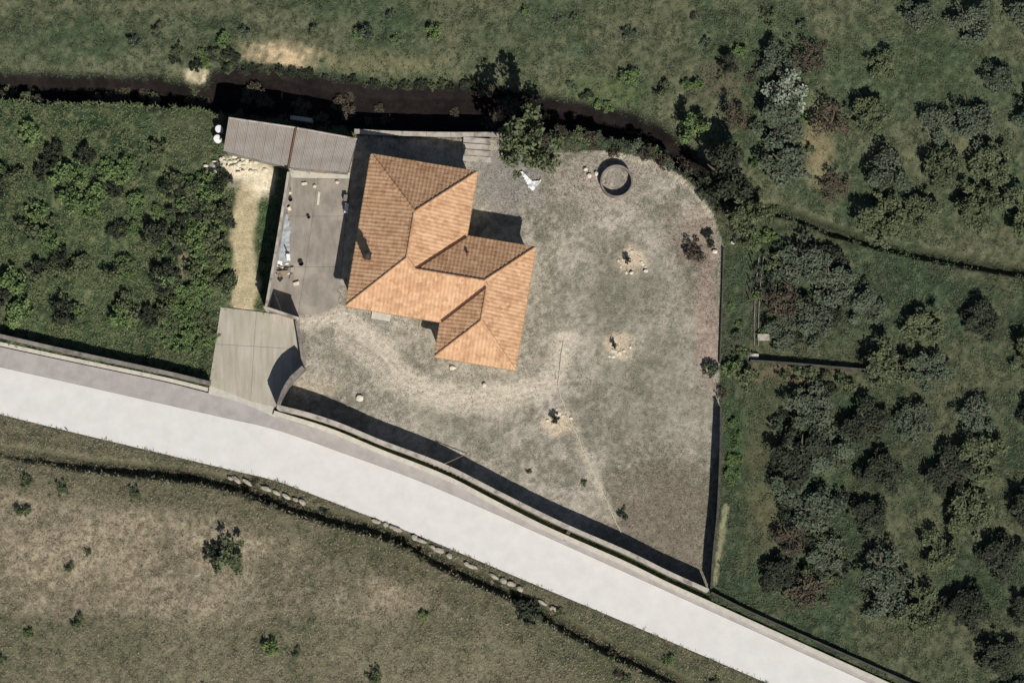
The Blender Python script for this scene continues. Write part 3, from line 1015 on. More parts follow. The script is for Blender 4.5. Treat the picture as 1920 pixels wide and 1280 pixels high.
m = MB(); m.box((p.x, p.y, 2.38), (L+.4, .2, .12), rz); m.build('lintel', MAT['wall'], gt)

# steps beside the north wall of the house
st = thing('garden_steps', 'pale concrete steps beside the house near the stream wall', 'steps', P(893, 275))
for k in range(4):
    a = P(866+k, 296-k*11); b = P(920, 300-k*11)
    c = (a+b)/2
    m = MB(); m.box((c.x, c.y, .06+.11*k-.1), ((b-a).length, .42, .2+.02*k), -.07); m.build('step', MAT['wall'], st)

# ------------------------------------------------------------------ cistern ring
cc = P(1156, 340, .55)
ci_ = thing('cistern', 'round concrete cistern ring at the top of the yard', 'cistern', (cc.x, cc.y, 0))
m = MB(); m.lathe((cc.x, cc.y, 0), [(1.38, -.1), (1.38, .72), (1.36, .74), (1.25, .74), (1.23, .72), (1.23, -.1)], 48)
m.f = m.f[:-2]
m.build('ring', MAT['wall_dark'], ci_)
m = MB(); m.lathe((cc.x, cc.y, 0), [(1.22, -.1), (1.22, -.02), (.6, .03), (.05, .05)], 40); m.build('soil_fill', MAT['patio'], ci_)

# ------------------------------------------------------------------ foliage prototypes
def leaf_cloud(seed, n, lobes, leaf, up=0.5):
    r = RS(seed)
    w = np.array([l[3]**2 for l in lobes]); w /= w.sum()
    pick = r.choice(len(lobes), n, p=w)
    L = np.array(lobes)[pick]
    d = r.normal(size=(n, 3)); d /= np.linalg.norm(d, axis=1)[:, None]
    rad = L[:, 3] * (r.rand(n)**0.38) * (0.9 + .22*r.rand(n))
    d[:, 2] *= .8
    pos = L[:, :3] + d*rad[:, None]
    pos[:, 2] = np.maximum(pos[:, 2], .03)
    nrm = r.normal(size=(n, 3)) + d*.6; nrm[:, 2] = np.abs(nrm[:, 2]) + up
    nrm /= np.linalg.norm(nrm, axis=1)[:, None]
    a = np.cross(nrm, r.normal(size=(n, 3))); a /= np.linalg.norm(a, axis=1)[:, None]
    b = np.cross(nrm, a)
    sz = leaf*(.55 + .9*r.rand(n))[:, None]
    v = np.stack([pos - a*sz, pos + b*sz*.55, pos + a*sz, pos - b*sz*.55], 1).reshape(-1, 3)
    return v


def lobes_for(seed, R, H, n):
    r = random.Random(seed)
    out = [(0, 0, H*.5, R*.45)]
    for k in range(n):
        w = k*2.4 + r.uniform(-.7, .7); q = R*r.uniform(.3, .92)
        out.append((q*math.cos(w), q*math.sin(w), H*(r.uniform(.32, .84)-.2*max(0, q/R-.6)), R*r.uniform(.14, .42)*(1.15-.45*q/R)))
    return out


def crown_mesh(name, seed, n, R, H, nl, leaf, mat):
    v = leaf_cloud(seed, n, lobes_for(seed, R, H, nl), leaf)
    return fast_mesh(name, v, np.arange(len(v)).reshape(-1, 4), 4, mat)


def trunk_mesh(seed, R, H, mat):
    r = random.Random(seed); m = MB()
    m.tube([(0, 0, -.2), (.04, .02, H*.2), (.0, .06, H*.42)], [.16*R/1.0*.8, .12*R*.8, .09*R*.8], 7)
    for k in range(6):
        w = k*1.05 + r.uniform(-.3, .3)
        m.tube([(0, .05, H*.36), (R*.3*math.cos(w), R*.3*math.sin(w), H*.55), (R*.62*math.cos(w), R*.62*math.sin(w), H*.74)], [.06*R, .04*R, .012], 5)
    me = bpy.data.meshes.new('trunk'); me.from_pydata(m.v, [], m.f); me.materials.append(mat)
    return me


# crowns of unit size: radius 1, height 1.5 (trees), 0.9 (shrubs)
TREE_H = 1.7
CROWN = {}
for k, (nm, n, leaf, nl) in dict(evergreen=('evergreen', 2800, .07, 22), olive=('olive', 2000, .065, 20), silver=('silver', 1000, .075, 20),
                                 green=('green', 2000, .075, 20), bramble=('bramble', 2400, .065, 20), brown=('brown', 1000, .065, 20)).items():
    CROWN[k] = [crown_mesh('crown', hash_ + 100, n, 1.0, TREE_H, nl, leaf, MAT[k]) for hash_ in (len(k)*7, len(k)*7+1, len(k)*7+2)]
SHRUB = {}
for k, (n, leaf, nl) in dict(evergreen=(900, .10, 15), olive=(700, .10, 15), green=(800, .10, 15), bramble=(750, .10, 15), brown=(420, .10, 15), silver=(500, .11, 12)).items():
    SHRUB[k] = [crown_mesh('foliage', len(k)*11+s_, n, 1.0, .95, nl, leaf, MAT[k]) for s_ in (1, 2, 3)]
TRUNK = [trunk_mesh(s_, 1.0, TREE_H, MAT['bark']) for s_ in (1, 2)]
cnt = [0]


def tree(px, py, rpx, kind, label, hk=1.0, group=None, name=None):
    cnt[0] += 1
    R = rpx*S
    z = TREE_H*R*hk
    p = P(px, py, z*.62)
    gz = ground_z(p.x, p.y)
    t = thing(name or kind_name[kind], label, 'tree', (p.x, p.y, gz), group)
    t.rotation_euler = (0, 0, rnd.uniform(0, 6.28)); t.scale = (R, R*rnd.uniform(.88, 1.1), R*hk)
    o = bpy.data.objects.new('trunk', TRUNK[cnt[0] % 2]); C.objects.link(o); o.parent = t
    o = bpy.data.objects.new('crown', CROWN[kind][cnt[0] % 3]); C.objects.link(o); o.parent = t
    return t


kind_name = dict(evergreen='evergreen_tree', olive='olive_tree', silver='silver_leaved_tree', green='broadleaf_tree', bramble='scrub_tree', brown='bare_tree')
shrub_name = dict(evergreen='evergreen_shrub', olive='grey_shrub', silver='silver_shrub', green='green_shrub', bramble='bramble_shrub', brown='dry_shrub')


def shrub(px, py, rpx, kind, label, group=None, hk=1.0):
    cnt[0] += 1
    R = rpx*S
    p = P(px, py, R*.5)
    o = bpy.data.objects.new(shrub_name[kind], SHRUB[kind][cnt[0] % 3]); C.objects.link(o)
    o.location = (p.x, p.y, ground_z(p.x, p.y)-.04*R)
    o.rotation_euler = (0, 0, rnd.uniform(0, 6.28)); o.scale = (R*rnd.uniform(.85, 1.15), R, R*hk*rnd.uniform(.85, 1.1))
    return tag(o, label, 'shrub', group)


# ------------------------------------------------------------------ trees
tree(992, 264, 64, 'bramble', 'tall dull green tree at the north east corner of the house court', 1.6)
tree(952, 196, 24, 'brown', 'dark brownish tree standing in the stream bed above the tall green tree', 1.0)
tree(1356, 326, 56, 'evergreen', 'largest dark evergreen tree on the curved bank right of the cistern', 1.1)
tree(1298, 240, 31, 'green', 'bright green leafy tree in the north field above the curved bank', 1.1)
tree(1395, 408, 40, 'bramble', 'dull green bushy tree below the largest dark evergreen', .9)
tree(1365, 122, 20, 'evergreen', 'small dark tree at the top of the north field', .9)
tree(1375, 220, 27, 'brown', 'small brown bare tree between the bright green and silver trees', 1.0)
tree(1473, 174, 47, 'silver', 'silver leaved tree with pale highlights in the north field', .6)
tree(1465, 228, 52, 'olive', 'grey olive tree just below the silver leaved tree', .5)
tree(1448, 114, 36, 'olive', 'grey olive tree above the silver leaved tree', .5)
tree(1515, 112, 34, 'brown', 'bare grey tree at the top right of the north field', .5)
tree(1473, 311, 54, 'olive', 'wide grey olive tree right of the largest dark evergreen', .5)
tree(1559, 231, 40, 'brown', 'bare tree beside the tan path in the north field', .6)
tree(1563, 351, 29, 'brown', 'low bare tree above the field ditch', .5)
tree(1508, 494, 52, 'olive', 'grey olive tree below the field ditch', .5)
tree(1558, 526, 45, 'olive', 'grey olive tree right of the one below the ditch', .5)
tree(1465, 566, 38, 'brown', 'dark brownish tree right of the thin water channel', .6)
tree(1523, 601, 47, 'olive', 'grey olive tree above the low field wall', .5)
tree(1465, 621, 36, 'olive', 'small grey olive tree beside the concrete trough', .5)
tree(1518, 766, 47, 'olive', 'uppermost olive tree of the group below the field wall', .5)
tree(1503, 851, 54, 'evergreen', 'dark olive tree in the middle of the lower right group', .5)
tree(1555, 848, 47, 'olive', 'grey olive tree right of the dark olive in the lower group', .5)
tree(1483, 911, 38, 'olive', 'small olive tree under the dark olive of the lower group', .5)
tree(1533, 956, 52, 'olive', 'large grey olive tree in the lower right group', .5)
tree(1481, 1006, 38, 'brown', 'bare brownish tree in the lower right group', .5)
tree(1458, 1081, 38, 'evergreen', 'dark tree nearest the road at the lower right', .5)
tree(1513, 1111, 45, 'brown', 'bare tree right of the dark tree nearest the road', .5)
tree(1553, 1046, 38, 'olive', 'lowest grey olive tree at the right of the group', .5)
ORD = ['first', 'second', 'third', 'fourth', 'fifth', 'sixth', 'seventh', 'eighth', 'ninth', 'tenth', 'eleventh', 'twelfth', 'thirteenth', 'fourteenth', 'fifteenth', 'sixteenth', 'seventeenth', 'eighteenth', 'nineteenth', 'twentieth', 'twenty first', 'twenty second', 'twenty third', 'twenty fourth', 'twenty fifth', 'twenty sixth', 'twenty seventh', 'twenty eighth', 'twenty ninth', 'thirtieth', 'thirty first', 'thirty second', 'thirty third', 'thirty fourth']
LOOK = dict(evergreen='dark', olive='grey', green='bright green', bramble='dull green', brown='brown', silver='silver')
g = 'orchard trees beyond the right field'
placed = []
for ry, row in enumerate(range(40, 1340, 92)):
    for cx in range(1640, 2000, 96):
        x = cx + rnd.uniform(-22, 22) + (row//92 % 2)*30; y = row + rnd.uniform(-20, 20)
        if dist_line(np.array([x]), np.array([y]), EDITCH)[0] < 40 or y > np.interp(x, pt[:, 0], pt[:, 1])-50 or rnd.random() < .18:
            continue
        if x > 1945:
            continue
        placed.append((y, x, rnd.choice(['olive', 'olive', 'bramble', 'evergreen', 'bramble'])))
seen = {}
for y, x, kd in sorted(placed):
    n = seen[kd] = seen.get(kd, 0) + 1
    tree(x, y, rnd.uniform(32, 52), kd, '%s %s tree from the top in the orchard at the far right' % (ORD[n-1], LOOK[kd]), .52, g, 'orchard_tree')

# ------------------------------------------------------------------ shrubs
for a in [(1180,146,20,'green','green shrub in the north field above the bank'), (1243,170,18,'bramble','round dull green shrub right of the green shrub in the north field'),
          (1327,437,11,'evergreen','small black green shrub at the east edge of the yard'),
          (1333,457,9,'evergreen','smaller dark shrub just below the black green one'), (1302,470,24,'brown','heap like dry shrub at the east edge of the yard'),
          (1335,692,20,'olive','grey shrub on the east boundary of the yard'), (1395,705,26,'bramble','rough bramble beside the end of the field wall'),
          (1352,740,15,'brown','dry shrub below the grey shrub on the east boundary'), (1375,690,20,'green','green shrub between yard boundary and field wall'),
          (430,1042,36,'bramble','lone dark bush in the dry field below the road'), (400,1035,20,'evergreen','small dark bush left of the lone bush below the road'),
          (1163,962,7,'evergreen','tiny dark plant at the lower right of the yard'), (1173,969,6,'evergreen','tinier dark plant right of its neighbour low in the yard'),
          (1170,953,5,'bramble','tiny plant above its two neighbours low in the yard'),
          (992,1144,32,'evergreen','dark bush at the lower end of the stone row'),
          (1095,905,7,'bramble','tiny green tuft plant in the lower middle of the yard'), (992,884,6,'straw' if False else 'bramble','tiny plant near the road wall in the middle'),
          (1400,350,18,'bramble','low bush right of the largest dark evergreen'), (1440,390,20,'green','bush on the rim of the field ditch'),
          (905,256,8,'green','small green plant on the stream wall above the steps'), (740,252,9,'green','small green plant on the stream wall behind the house')]:
    shrub(*a)


def scatter(n, box, rr, kinds, label, group, ok=None, hk=1.0):
    """individual bushes; each is told apart by its look and its order along the patch"""
    got = []; tries = 0
    while len(got) < n and tries < n*30:
        tries += 1
        x, y = rnd.uniform(box[0], box[2]), rnd.uniform(box[1], box[3])
        if ok and not ok(x, y):
            continue
        got.append((x, y, rnd.uniform(*rr), rnd.choice(kinds)))
    wide = box[2]-box[0] > box[3]-box[1]
    got.sort(key=lambda q: q[0] if wide else q[1])
    seen = {}
    for x, y, r_, kd in got:
        k = seen[kd] = seen.get(kd, 0) + 1
        shrub(x, y, r_, kd, '%s %s %s' % ((ORD[k-1] if k <= 34 else 'later'), LOOK[kd] + ' bush from the ' + ('left' if wide else 'top'), label), group, hk)


def near(l, x, y):
    return dist_line(np.array([x]), np.array([y]), l)[0]


scatter(70, (306, 330, 425, 545), (12, 26), ['bramble', 'green', 'green', 'evergreen'], 'in the thicket left of the patio', 'thicket left of the patio', lambda x, y: near([(345,470),(345,530)], x, y) > 16)
scatter(34, (306, 540, 396, 650), (10, 22), ['bramble', 'green', 'green'], 'in the rough grass left of the apron', 'bushes left of the apron')
scatter(60, (-40, 240, 300, 600), (12, 30), ['bramble', 'green', 'evergreen'], 'in the rough field at the far left', 'far left field bushes')
bank = [(1000,262),(1060,262),(1130,262),(1190,272),(1250,292),(1300,325),(1345,375)]
scatter(34, (985, 225, 1370, 400), (9, 19), ['brown', 'bramble', 'olive', 'brown'], 'on the curved bank above the yard', 'scrub on the curved bank', lambda x, y: near(bank, x, y) < 20)
scatter(20, (1340, 370, 1450, 460), (9, 18), ['bramble', 'green', 'brown'], 'below the largest dark evergreen tree', 'scrub under the dark evergreen')
scatter(18, (410, 160, 930, 225), (9, 22), ['brown'], 'in the dark stream bed', 'dry bushes in the stream bed', hk=.6)
scatter(16, (-40, 165, 395, 190), (9, 18), ['brown', 'bramble'], 'in the far left stream bed', 'far left stream bushes', hk=.6)
scatter(50, (420, 118, 920, 175), (6, 10), ['evergreen', 'evergreen', 'bramble'], 'on the far bank of the stream', 'far bank bushes', lambda x, y: abs(y-np.interp(x, [420, 560, 690, 920], [127, 135, 158, 159])) < 5)
scatter(14, (306, 92, 440, 130), (8, 17), ['bramble', 'evergreen', 'green'], 'beside the sandy cut at upper left', 'upper left bushes')
scatter(16, (1365, 440, 1440, 690), (7, 13), ['bramble', 'green', 'olive'], 'in the grass strip right of the yard', 'small bushes right of the yard')
scatter(12, (1366, 790, 1386, 915), (7, 11), ['green'], 'in the row beside the east wall', 'green row beside the east wall')
scatter(80, (1452, 460, 1590, 1110), (12, 26), ['bramble', 'evergreen', 'olive', 'bramble'], 'between the right hand olive trees', 'undergrowth between the olive trees', lambda x, y: abs(y-680) > 16)
scatter(34, (1040, 20, 1560, 345), (8, 15), ['bramble', 'green', 'brown', 'olive'], 'in the open north field', 'north field bushes', lambda x, y: near(bank, x, y) > 45 and y < np.interp(x, [1040, 1180, 1290, 1400], [190, 225, 280, 400]))
scatter(12, (-40, 20, 1000, 85), (9, 20), ['bramble', 'green', 'olive'], 'along the upper picture edge', 'upper edge bushes')
sd = smooth_line(SDITCH, 4)
scatter(26, (306, 880, 1050, 1160), (6, 12), ['bramble', 'evergreen', 'brown'], 'along the stone lined ditch', 'ditch weeds', lambda x, y: 4 < near(sd, x, y) < 16)
scatter(9, (-40, 1150, 1000, 1300), (9, 20), ['bramble', 'green'], 'in the green strip at the bottom', 'bottom strip bushes')
scatter(6, (-40, 880, 300, 1100), (9, 20), ['bramble'], 'in the dry field at lower left', 'lower left bushes')
scatter(10, (1100, 1190, 1500, 1330), (10, 20), ['bramble', 'green', 'brown'], 'below the road at the bottom right', 'bottom right bushes', lambda x, y: y > np.interp(x, rb[:, 0], rb[:, 1])+30)
# weeds in the gap between pavement kerb and road wall
gap = off(WALL, -13)
for i in range(12):
    s_ = (i+rnd.random())/12*(len(gap)-1); a, b = gap[int(s_)], gap[min(int(s_)+1, len(gap)-1)]; f = s_-int(s_)
    shrub(a[0]+(b[0]-a[0])*f, a[1]+(b[1]-a[1])*f, rnd.uniform(3, 5.5), rnd.choice(['bramble', 'green']), ORD[i] + ' weed tuft from the left in the gap along the road wall', 'weeds along the road wall')

# ------------------------------------------------------------------ saplings in dug pits
for (a, b), lab in (((1172,482), 'upper of the three saplings, in a pale earth pit'), ((1147,640), 'middle sapling of three, in a pale earth pit'), ((1037,780), 'lowest sapling of three, in a pale earth pit')):
    p = P(a+4, b+8)
    vs_ = {482: 1.0, 640: .82, 780: 1.22}[b]
    t = thing('sapling', lab, 'sapling', (p.x, p.y, 0), 'saplings in the yard')
    m = MB(); m.tube([(p.x, p.y, -.1), (p.x+.02, p.y, .5), (p.x+.01, p.y+.02, .7)], [.035, .028, .018], 6); m.build('trunk', MAT['bark'], t)
    o = bpy.data.objects.new('crown', SHRUB['evergreen'][rnd.randrange(3)]); C.objects.link(o); o.parent = t
    o.location = (0, 0, .3); o.scale = (.33*vs_, .3*vs_, .55*vs_); o.rotation_euler = (0, 0, b*1.0)
    m = MB(); m.box((p.x+.14, p.y, .35), (.05, .05, .9)); m.build('stake', MAT['wood'], t)
    # ring of clods round the pit
    q = P(a+12, b+10)
    for k in range(8):
        w = rnd.uniform(0, 6.283); rr = rnd.uniform(.5, 1.25)
        m = MB(); m.rock((q.x+rr*math.cos(w), q.y+rr*.85*math.sin(w), .04), (rnd.uniform(.2, .42), rnd.uniform(.2, .36), rnd.uniform(.07, .13)), rnd.randrange(9999))
        m.build('earth_clod', MAT['rubble'], t)

# ------------------------------------------------------------------ stones lining the ditch below the road
sw_ = thing('stone_row', 'row of pale stones edging the ditch below the road', 'stone wall', P(700, 975))
line = np.array(off(smooth_line([(410,897),(470,911),(560,944),(640,967),(700,981),(760,1004),(830,1041),(900,1074),(960,1101),(1010,1131),(1060,1160)], 6), 5))
dd = np.r_[0, np.cumsum(np.hypot(*np.diff(line, axis=0).T))]
s_ = 0
while s_ < dd[-1]:
    L = rnd.uniform(11, 26)
    xs_ = np.interp(s_, dd, line[:, 0])
    if any(a <= xs_ <= b for a, b in ((424,482),(496,572),(685,752),(764,846),(860,900),(918,985),(1003,1040))):
        x, y = np.interp(s_, dd, line[:, 0]), np.interp(s_, dd, line[:, 1])
        p = P(x, y)
        m = MB(); m.rock((0, 0, 0), (L*S*1.05, rnd.uniform(.3, .5), rnd.uniform(.25, .4)), rnd.randrange(9999), 8)
        rz = -.46 + rnd.uniform(-.2, .2); c_, s2 = math.cos(rz), math.sin(rz)
        m.v = [(p.x+v[0]*c_-v[1]*s2, p.y+v[0]*s2+v[1]*c_, v[2]+.12) for v in m.v]
        m.build('stone', MAT['stone'], sw_)
    s_ += L

# rubble by the shed
rh = thing('rubble_heap', 'heap of white rubble in front of the shed', 'rubble', P(448, 308))
for k in range(46):
    x, y = rnd.gauss(448, 26), rnd.gauss(308, 9)
    p = P(x, y)
    m = MB(); m.rock((p.x, p.y, rnd.uniform(.03, .14)), (rnd.uniform(.18, .55), rnd.uniform(.16, .45), rnd.uniform(.14, .32)), rnd.randrange(9999))
    m.build('stone', MAT['rubble'], rh)
for x, y, w, h, rz, lab in ((412,318,.5,.35,.2,'pale boulder left of the rubble heap'), (404,322,.6,.3,.5,'flat pale boulder farthest left of the rubble heap'),
                            (675,746,.7,.6,.1,'pale boulder in the yard above the road wall'), (1184,512,.35,.3,.3,'pale stone just below the upper sapling'),
                            (1211,508,.45,.35,.8,'pale stone right of the upper sapling'), (1105,330,.45,.4,.1,'pale stone left of the cistern ring'),
                            (1118,326,.4,.45,.5,'pale stone touching the left of the cistern ring'), (1098,318,.4,.3,1.0,'smallest pale stone left of the cistern'),
                            (908,722,.45,.4,.2,'white stone on the track below the house'), (848,690,.6,.4,.1,'pale slab lying at the foot of the south wing'),
                            (1340,472,.5,.4,.2,'pale boulder on the east edge of the yard'), (1375,455,.6,.35,.1,'pale boulder in the grass right of the yard corner'),
                            (590,350,.35,.3,0,'pale stone on the patio below the shed'), (632,342,.4,.3,.5,'pale stone near the shed and house corner')):
    p = P(x, y)
    m = MB(); m.rock((p.x, p.y, .12), (w, h, .3), rnd.randrange(9999), 8)
    tag(m.build('boulder', MAT['rubble']), lab, 'stone')

# two white drums at the shed's west end
for (x, y), lab in (((410,241), 'upper of two white drums at the west end of the shed'), ((407,259), 'lower of two white drums at the west end of the shed')):
    p = P(x, y, .9)
    t = thing('drum', lab, 'drum', (p.x, p.y, 0), 'white drums')
    m = MB(); m.lathe((p.x, p.y, 0), [(.3, 0), (.31, .02), (.31, .3), (.325, .32), (.31, .34), (.31, .6), (.325, .62), (.31, .64), (.31, .88), (.29, .9)], 20); m.build('barrel', MAT['white'], t)
    m = MB(); m.lathe((p.x, p.y, .9), [(.27, -.02), (.27, .02), (.1, .03)], 20); m.build('lid', MAT['white'], t)

# white building debris strewn along the patio wall
dh = thing('debris_scatter', 'white building debris strewn at the south end of the patio', 'debris', P(525, 505))
for k in range(26):
    x, y = rnd.gauss(524, 9), rnd.gauss(506, 12)
    p = P(x, y)
    m = MB(); m.rock((p.x, p.y, .06+rnd.uniform(.03, .08)), (rnd.uniform(.12, .4), rnd.uniform(.1, .3), rnd.uniform(.1, .2)), rnd.randrange(9999))
    m.build('fragment', MAT['white' if k % 3 else 'wall_dark'], dh)
dh = thing('debris_scatter', 'pale fragments in a line beside the upper patio wall', 'debris', P(543, 370))
for k in range(16):
    x, y = rnd.gauss(544, 3), rnd.uniform(340, 402)
    p = P(x - (y-340)*.12, y)
    m = MB(); m.rock((p.x, p.y, .09), (rnd.uniform(.12, .32), rnd.uniform(.1, .3), rnd.uniform(.1, .2)), rnd.randrange(9999))
    m.build('fragment', MAT['rubble' if k % 2 else 'dark_metal'], dh)

# white crumpled plastic in the court
def crumple(name, label, cat, outline, mat, z=.05, amp=.1, seed=1):
    pts = [tuple(P(*p))[:2] for p in outline]
    xs = [p[0] for p in pts]; ys = [p[1] for p in pts]
    st_ = .1
    ax, ay = np.arange(min(xs)-.1, max(xs)+.1, st_), np.arange(min(ys)-.1, max(ys)+.1, st_)
    Xg, Yg = np.meshgrid(ax, ay)
    ins_ = in_poly(Xg, Yg, pts)
    zz = z + amp*fbm(Xg, Yg, 2.3, 3, seed)
    id_ = np.arange(Xg.size).reshape(Xg.shape)
    fs = [tuple(int(v) for v in (id_[j, i], id_[j, i+1], id_[j+1, i+1], id_[j+1, i])) for j in range(len(ay)-1) for i in range(len(ax)-1)
          if ins_[j, i] and ins_[j, i+1] and ins_[j+1, i+1] and ins_[j+1, i]]
    used = sorted({i for f in fs for i in f}); mp_ = {u: k for k, u in enumerate(used)}
    m = MB(); m.add([(float(Xg.flat[u]), float(Yg.flat[u]), float(zz.flat[u])) for u in used], [tuple(mp_[i] for i in f) for f in fs])
    o = m.build(name, mat)
    sm = o.modifiers.new('thickness', 'SOLIDIFY'); sm.thickness = .02
    return tag(o, label, cat)


crumple('plastic_sheet', 'white crumpled plastic in a bent shape on the court beside the house', 'plastic sheet', [(972,321),(980,320),(998,338),(1006,340),(1014,336),(1016,342),(1006,352),(1000,360),(990,354),(984,340)], MAT['white'], .06, .3, 3)
crumple('tarpaulin', 'pale blue grey sheet spread along the patio wall', 'tarpaulin', [(531,402),(541,400),(546,425),(545,470),(541,492),(519,492),(521,462),(527,430)], MAT['tarp'], .1, .18, 5)

# builders' junk at the south end of the patio
for x, y, sx, sy, sz, rz, mat, nm, lab in (
        (520,492,.8,.22,.2,-.1,'white','white_block','longer white block lying at the end of the pale sheet'),
        (513,513,.35,.4,.3,.3,'white','white_block','squat white block by the foot of the patio wall'),
        (541,483,.3,.5,.45,.1,'white','white_crate','small white crate right of the long white block'),
        (531,512,.9,.5,.25,.4,'wood','board_stack','stack of weathered boards on the patio'),
        (556,532,.5,.25,.2,.2,'rubble','loose_block','pale block right of the board stack'),
        (565,495,.3,.3,.3,.2,'dark_metal','bucket','dark square tub on the patio floor'),
        (579,408,.2,.2,.25,.2,'dark_metal','bucket','dark small tub in the middle of the patio'),
        (545,375,.25,.35,.25,.4,'dark_metal','bucket','dark tub beside the upper patio wall'),
        (540,352,.28,.3,.25,.4,'wall_dark','storage_box','grey box at the upper end of the patio wall'),
        (543,392,.25,.25,.3,.4,'rubble','loose_block','pale block above the pale blue sheet'),
        (526,524,.4,.25,.2,.8,'dark_metal','metal_scrap','dark metal scrap beside the squat white block'),
        (546,519,.5,.2,.12,1.2,'wood','loose_plank','short plank beside the board stack'),
        (549,505,.3,.3,.2,.3,'stone','loose_block','grey block above the short plank'),
        (571,345,.45,.2,.15,.2,'rubble','loose_block','pale block on the patio near the shed door'),
        (597,372,.2,1.1,.06,-.1,'rubble','loose_plank','long pale plank lying in the upper patio'),
        (650,392,.3,.8,.4,-.15,'white','white_bench','narrow white bench against the west side of the house'),
        (648,372,.3,.5,.5,-.15,'wall_dark','storage_box','grey box against the west side of the house')):
    p = P(x, y)
    m = MB(); m.box((p.x, p.y, .06+sz/2), (sx, sy, sz), rz, jit=.02)
    if nm == 'board_stack':
        for q in range(3):
            m.box((p.x+rnd.uniform(-.1, .1), p.y+rnd.uniform(-.1, .1), .06+sz+.03+q*.05), (sx*1.1, .16, .04), rz+rnd.uniform(-.3, .3))
    if nm == 'bucket':
        m = MB(); m.lathe((p.x, p.y, .06), [(sx*.5, 0), (sx*.65, sz), (sx*.72, sz), (sx*.6, sz*.98), (sx*.46, .04)], 14)
    if nm == 'white_bench':
        m = MB(); m.box((p.x, p.y, .48), (sx, sy, .06), rz)
        for q in (-1, 1):
            m.box((p.x, p.y+q*sy*.4, .25), (sx*.9, .06, .4), rz)
    tag(m.build(nm, MAT[mat], bevel=.01 if nm not in ('bucket',) else 0), lab, nm.split('_')[-1])
p = P(540, 476)
m = MB(); m.tube([(p.x, p.y, .0), (p.x, p.y, 1.0)], .06, 8); tag(m.build('standpipe', MAT['dark_metal']), 'short dark standpipe beside the white crate', 'pipe')
# concrete beam behind the shed
b0, b1 = P(545, 222), P(586, 228)
m = MB(); c = (b0+b1)/2; m.box((c.x, c.y, -.1), ((b1-b0).length, .35, 1.2), -.14); tag(m.build('concrete_beam', MAT['wall'], bevel=.02), 'pale concrete beam at the back of the shed', 'beam')

# hose across the yard
hp = smooth_line([(1056,640),(1050,690),(1048,730),(1062,770),(1078,808),(1105,870),(1132,925),(1152,972),(1166,1000)], 6)
m = MB(); m.tube([P(p[0]+rnd.uniform(-1, 1), p[1], .07) for p in hp], .035, 6); tag(m.build('hose', MAT['hose']), 'thin pale hose trailing across the yard to the road wall', 'hose')

# water channel, posts and trough in the right field
ch_ = thing('water_channel', 'thin concrete water channel running down the right field', 'channel', P(1420, 560))
for dx in (-4, 4):
    pts = smooth_line([(1427+dx,482),(1421+dx,540),(1418+dx,600),(1418+dx,648)], 5)
    w3 = [P(*p) for p in pts]
    m = MB(); m.ribbon([(p.x, p.y) for p in w3], .07, -.3, [.2]*len(w3)); m.build('channel_side', MAT['wall_dark'], ch_)
for i, y in enumerate((478,492,508,530,545,562)):
    p = P(1411-i*1.2, y)
    m = MB(); m.tube([(p.x, p.y, -.2), (p.x+.02, p.y, .9)], [.05, .04], 6)
    tag(m.build('fence_post', MAT['bark']), ORD[i] + ' dark wooden post from the top, left of the water channel', 'post', 'posts left of the channel')
p = P(1431, 633)
tr_ = thing('trough', 'small pale concrete trough at the foot of the water channel', 'trough', (p.x, p.y, 0))
m = MB(); m.box((p.x, p.y, .2), (.95, .5, .4)); m.build('basin', MAT['kerb'], tr_, bevel=.02)
m = MB(); m.box((p.x, p.y, .43), (1.0, .55, .05)); m.build('cover', MAT['wall'], tr_)
p = P(1412, 667)
m = MB(); m.box((p.x, p.y, .12), (.9, .4, .24), -.1); tag(m.build('concrete_block', MAT['kerb'], bevel=.02), 'pale concrete block at the left end of the field wall', 'block')
# drain grating in the pavement
p = P(1063, 1004)
gr = thing('drain_grating', 'narrow drain grating crossing the pavement', 'drain', (p.x, p.y, .05))
m = MB(); m.box((p.x, p.y, .058), (.3, .9, .01), -.45); m.build('frame', MAT['wall_dark'], gr)
for k in range(7):
    q = (k-3)*.12
    m = MB(); m.box((p.x-q*math.sin(-.45), p.y+q*math.cos(-.45), .072), (.24, .04, .012), -.45); m.build('bar', MAT['dark_metal'], gr)

# ------------------------------------------------------------------ grass, nobody could count it
def grass(name, label, mask, n, mats, h, w, seed, dens=None):
    r = RS(seed)
    idx = np.flatnonzero(mask.ravel())
    pr = None
    if dens is not None:
        q = dens.ravel()[idx]; pr = q/q.sum()
    pick = r.choice(idx, n, p=pr)
    cx = gx.ravel()[pick] + r.uniform(-RES, RES, n)*.6; cy = gy.ravel()[pick] + r.uniform(-RES, RES, n)*.6
    cz = Z.ravel()[pick]
    B = 5; w = w*.55; h = h*.8; n = n
    ang = r.rand(n, B)*6.283; ln = h*(.4+r.rand(n, B)); le = .5+.9*r.rand(n, B)
    bx, by = np.cos(ang), np.sin(ang)
    root = np.stack([cx, cy, cz], 1)[:, None, :] + np.stack([bx*.03, by*.03, np.zeros_like(bx)-.01], -1)
    tip = root + np.stack([bx*ln*le, by*ln*le, ln*.75], -1)
    sd_ = np.stack([-by, bx, np.zeros_like(bx)], -1)*(w*(.5+r.rand(n, B)))[..., None]
    mid = root*.55 + tip*.45 + np.array((0, 0, .03))
    v = np.stack([root, mid + sd_, tip, mid - sd_], 2).reshape(-1, 3)
    me = fast_mesh(name, v, np.arange(len(v)).reshape(-1, 4), 4, MAT[mats])
    o = bpy.data.objects.new(name, me); C.objects.link(o)
    return tag(o, label, 'grass', kind='stuff')


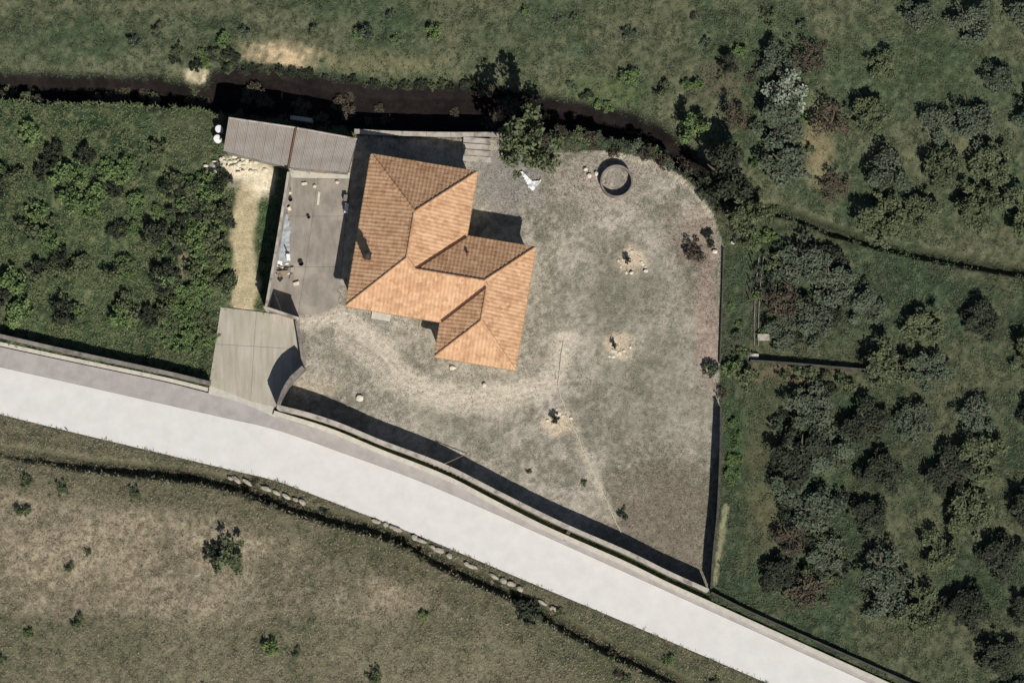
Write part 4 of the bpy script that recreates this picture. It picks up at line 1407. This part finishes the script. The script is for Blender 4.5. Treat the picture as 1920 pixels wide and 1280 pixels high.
apron_m = in_poly(PX, PY, apron_poly) | in_poly(PX, PY, patio_poly)
house_m = in_poly(PX, PY, [tuple(A0 + hu*u + hv*v) for u, v in eave_uv])
clear = ~apron_m & ~house_m & ~m_road
grass('yard_grass', 'short grey dry grass tufts growing in the yard', m_yard & clear, 15000, 'straw_grey', .10, .022, 1, (contrast(N2)+.08)*(1-tr*.9))
grass('yard_weeds', 'sparse low green weeds growing in the yard', m_yard & clear, 5000, 'grass_dark', .09, .022, 2, contrast(N4, .42, .68)+.03)
vis = (np.abs(gx) < 45) & (np.abs(gy) < 31)
bare = np.clip(A.mean(-1), .02, .5)
grass('field_grass', 'rough green grass in the left field', m_west & clear & vis, 16000, 'grass', .24, .04, 3, np.clip(.2-bare, .002, 1)**2*(.1+contrast(N3)))
grass('field_grass', 'rough green grass in the field north of the stream', m_north & vis, 20000, 'grass_dark', .2, .035, 4, np.clip(.22-bare, .002, 1)**2*(.1+contrast(N3)))
grass('field_grass', 'rough green grass in the right field', m_east & clear & vis, 22000, 'grass_dark', .22, .035, 5, np.clip(.22-bare, .002, 1)**2*(.1+contrast(N3)))
grass('dry_field_grass', 'dry straw coloured grass in the field below the road', m_south & vis & ~m_road, 18000, 'straw', .2, .032, 6)
grass('field_grass', 'green grass among the dry straw below the road', m_south & vis & ~m_road, 9000, 'grass_dark', .2, .03, 7, np.clip(.26-bare, .002, 1)**2*(.05+contrast(N3)))


# loose pebbles and clods lying about the yard
def pebbles(name, label, n, mask, mat, size, seed):
    r = RS(seed); idx = np.flatnonzero(mask.ravel()); pick = r.choice(idx, n)
    c = np.stack([gx.ravel()[pick], gy.ravel()[pick], Z.ravel()[pick]+.01], 1) + np.c_[r.uniform(-.08, .08, (n, 2)), np.zeros(n)]
    base = np.array([(1, 0, 0), (.3, .9, 0), (-.8, .6, 0), (-.8, -.6, 0), (.3, -.9, 0), (0, 0, .75)])
    sz = size*(.5+r.rand(n)**3*2.2)
    a = r.rand(n)*6.28; ca, sa = np.cos(a), np.sin(a)
    b = base[None]*(.75+.5*r.rand(n, 6, 1))*sz[:, None, None]
    v = np.stack([b[..., 0]*ca[:, None]-b[..., 1]*sa[:, None], b[..., 0]*sa[:, None]+b[..., 1]*ca[:, None], b[..., 2]], -1) + c[:, None, :]
    tri = np.array([(k, (k+1) % 5, 5) for k in range(5)])
    f = (np.arange(n)[:, None, None]*6 + tri[None]).reshape(-1, 3)
    o = bpy.data.objects.new(name, fast_mesh(name, v.reshape(-1, 3), f, 3, MAT[mat])); C.objects.link(o)
    return tag(o, label, 'pebbles', kind='stuff')


pebbles('yard_pebbles', 'small pale stones strewn over the yard', 900, m_yard & clear, 'stone', .03, 8)
pebbles('yard_clods', 'small brown clods of earth strewn over the yard', 1200, m_yard & clear, 'wood', .035, 9)
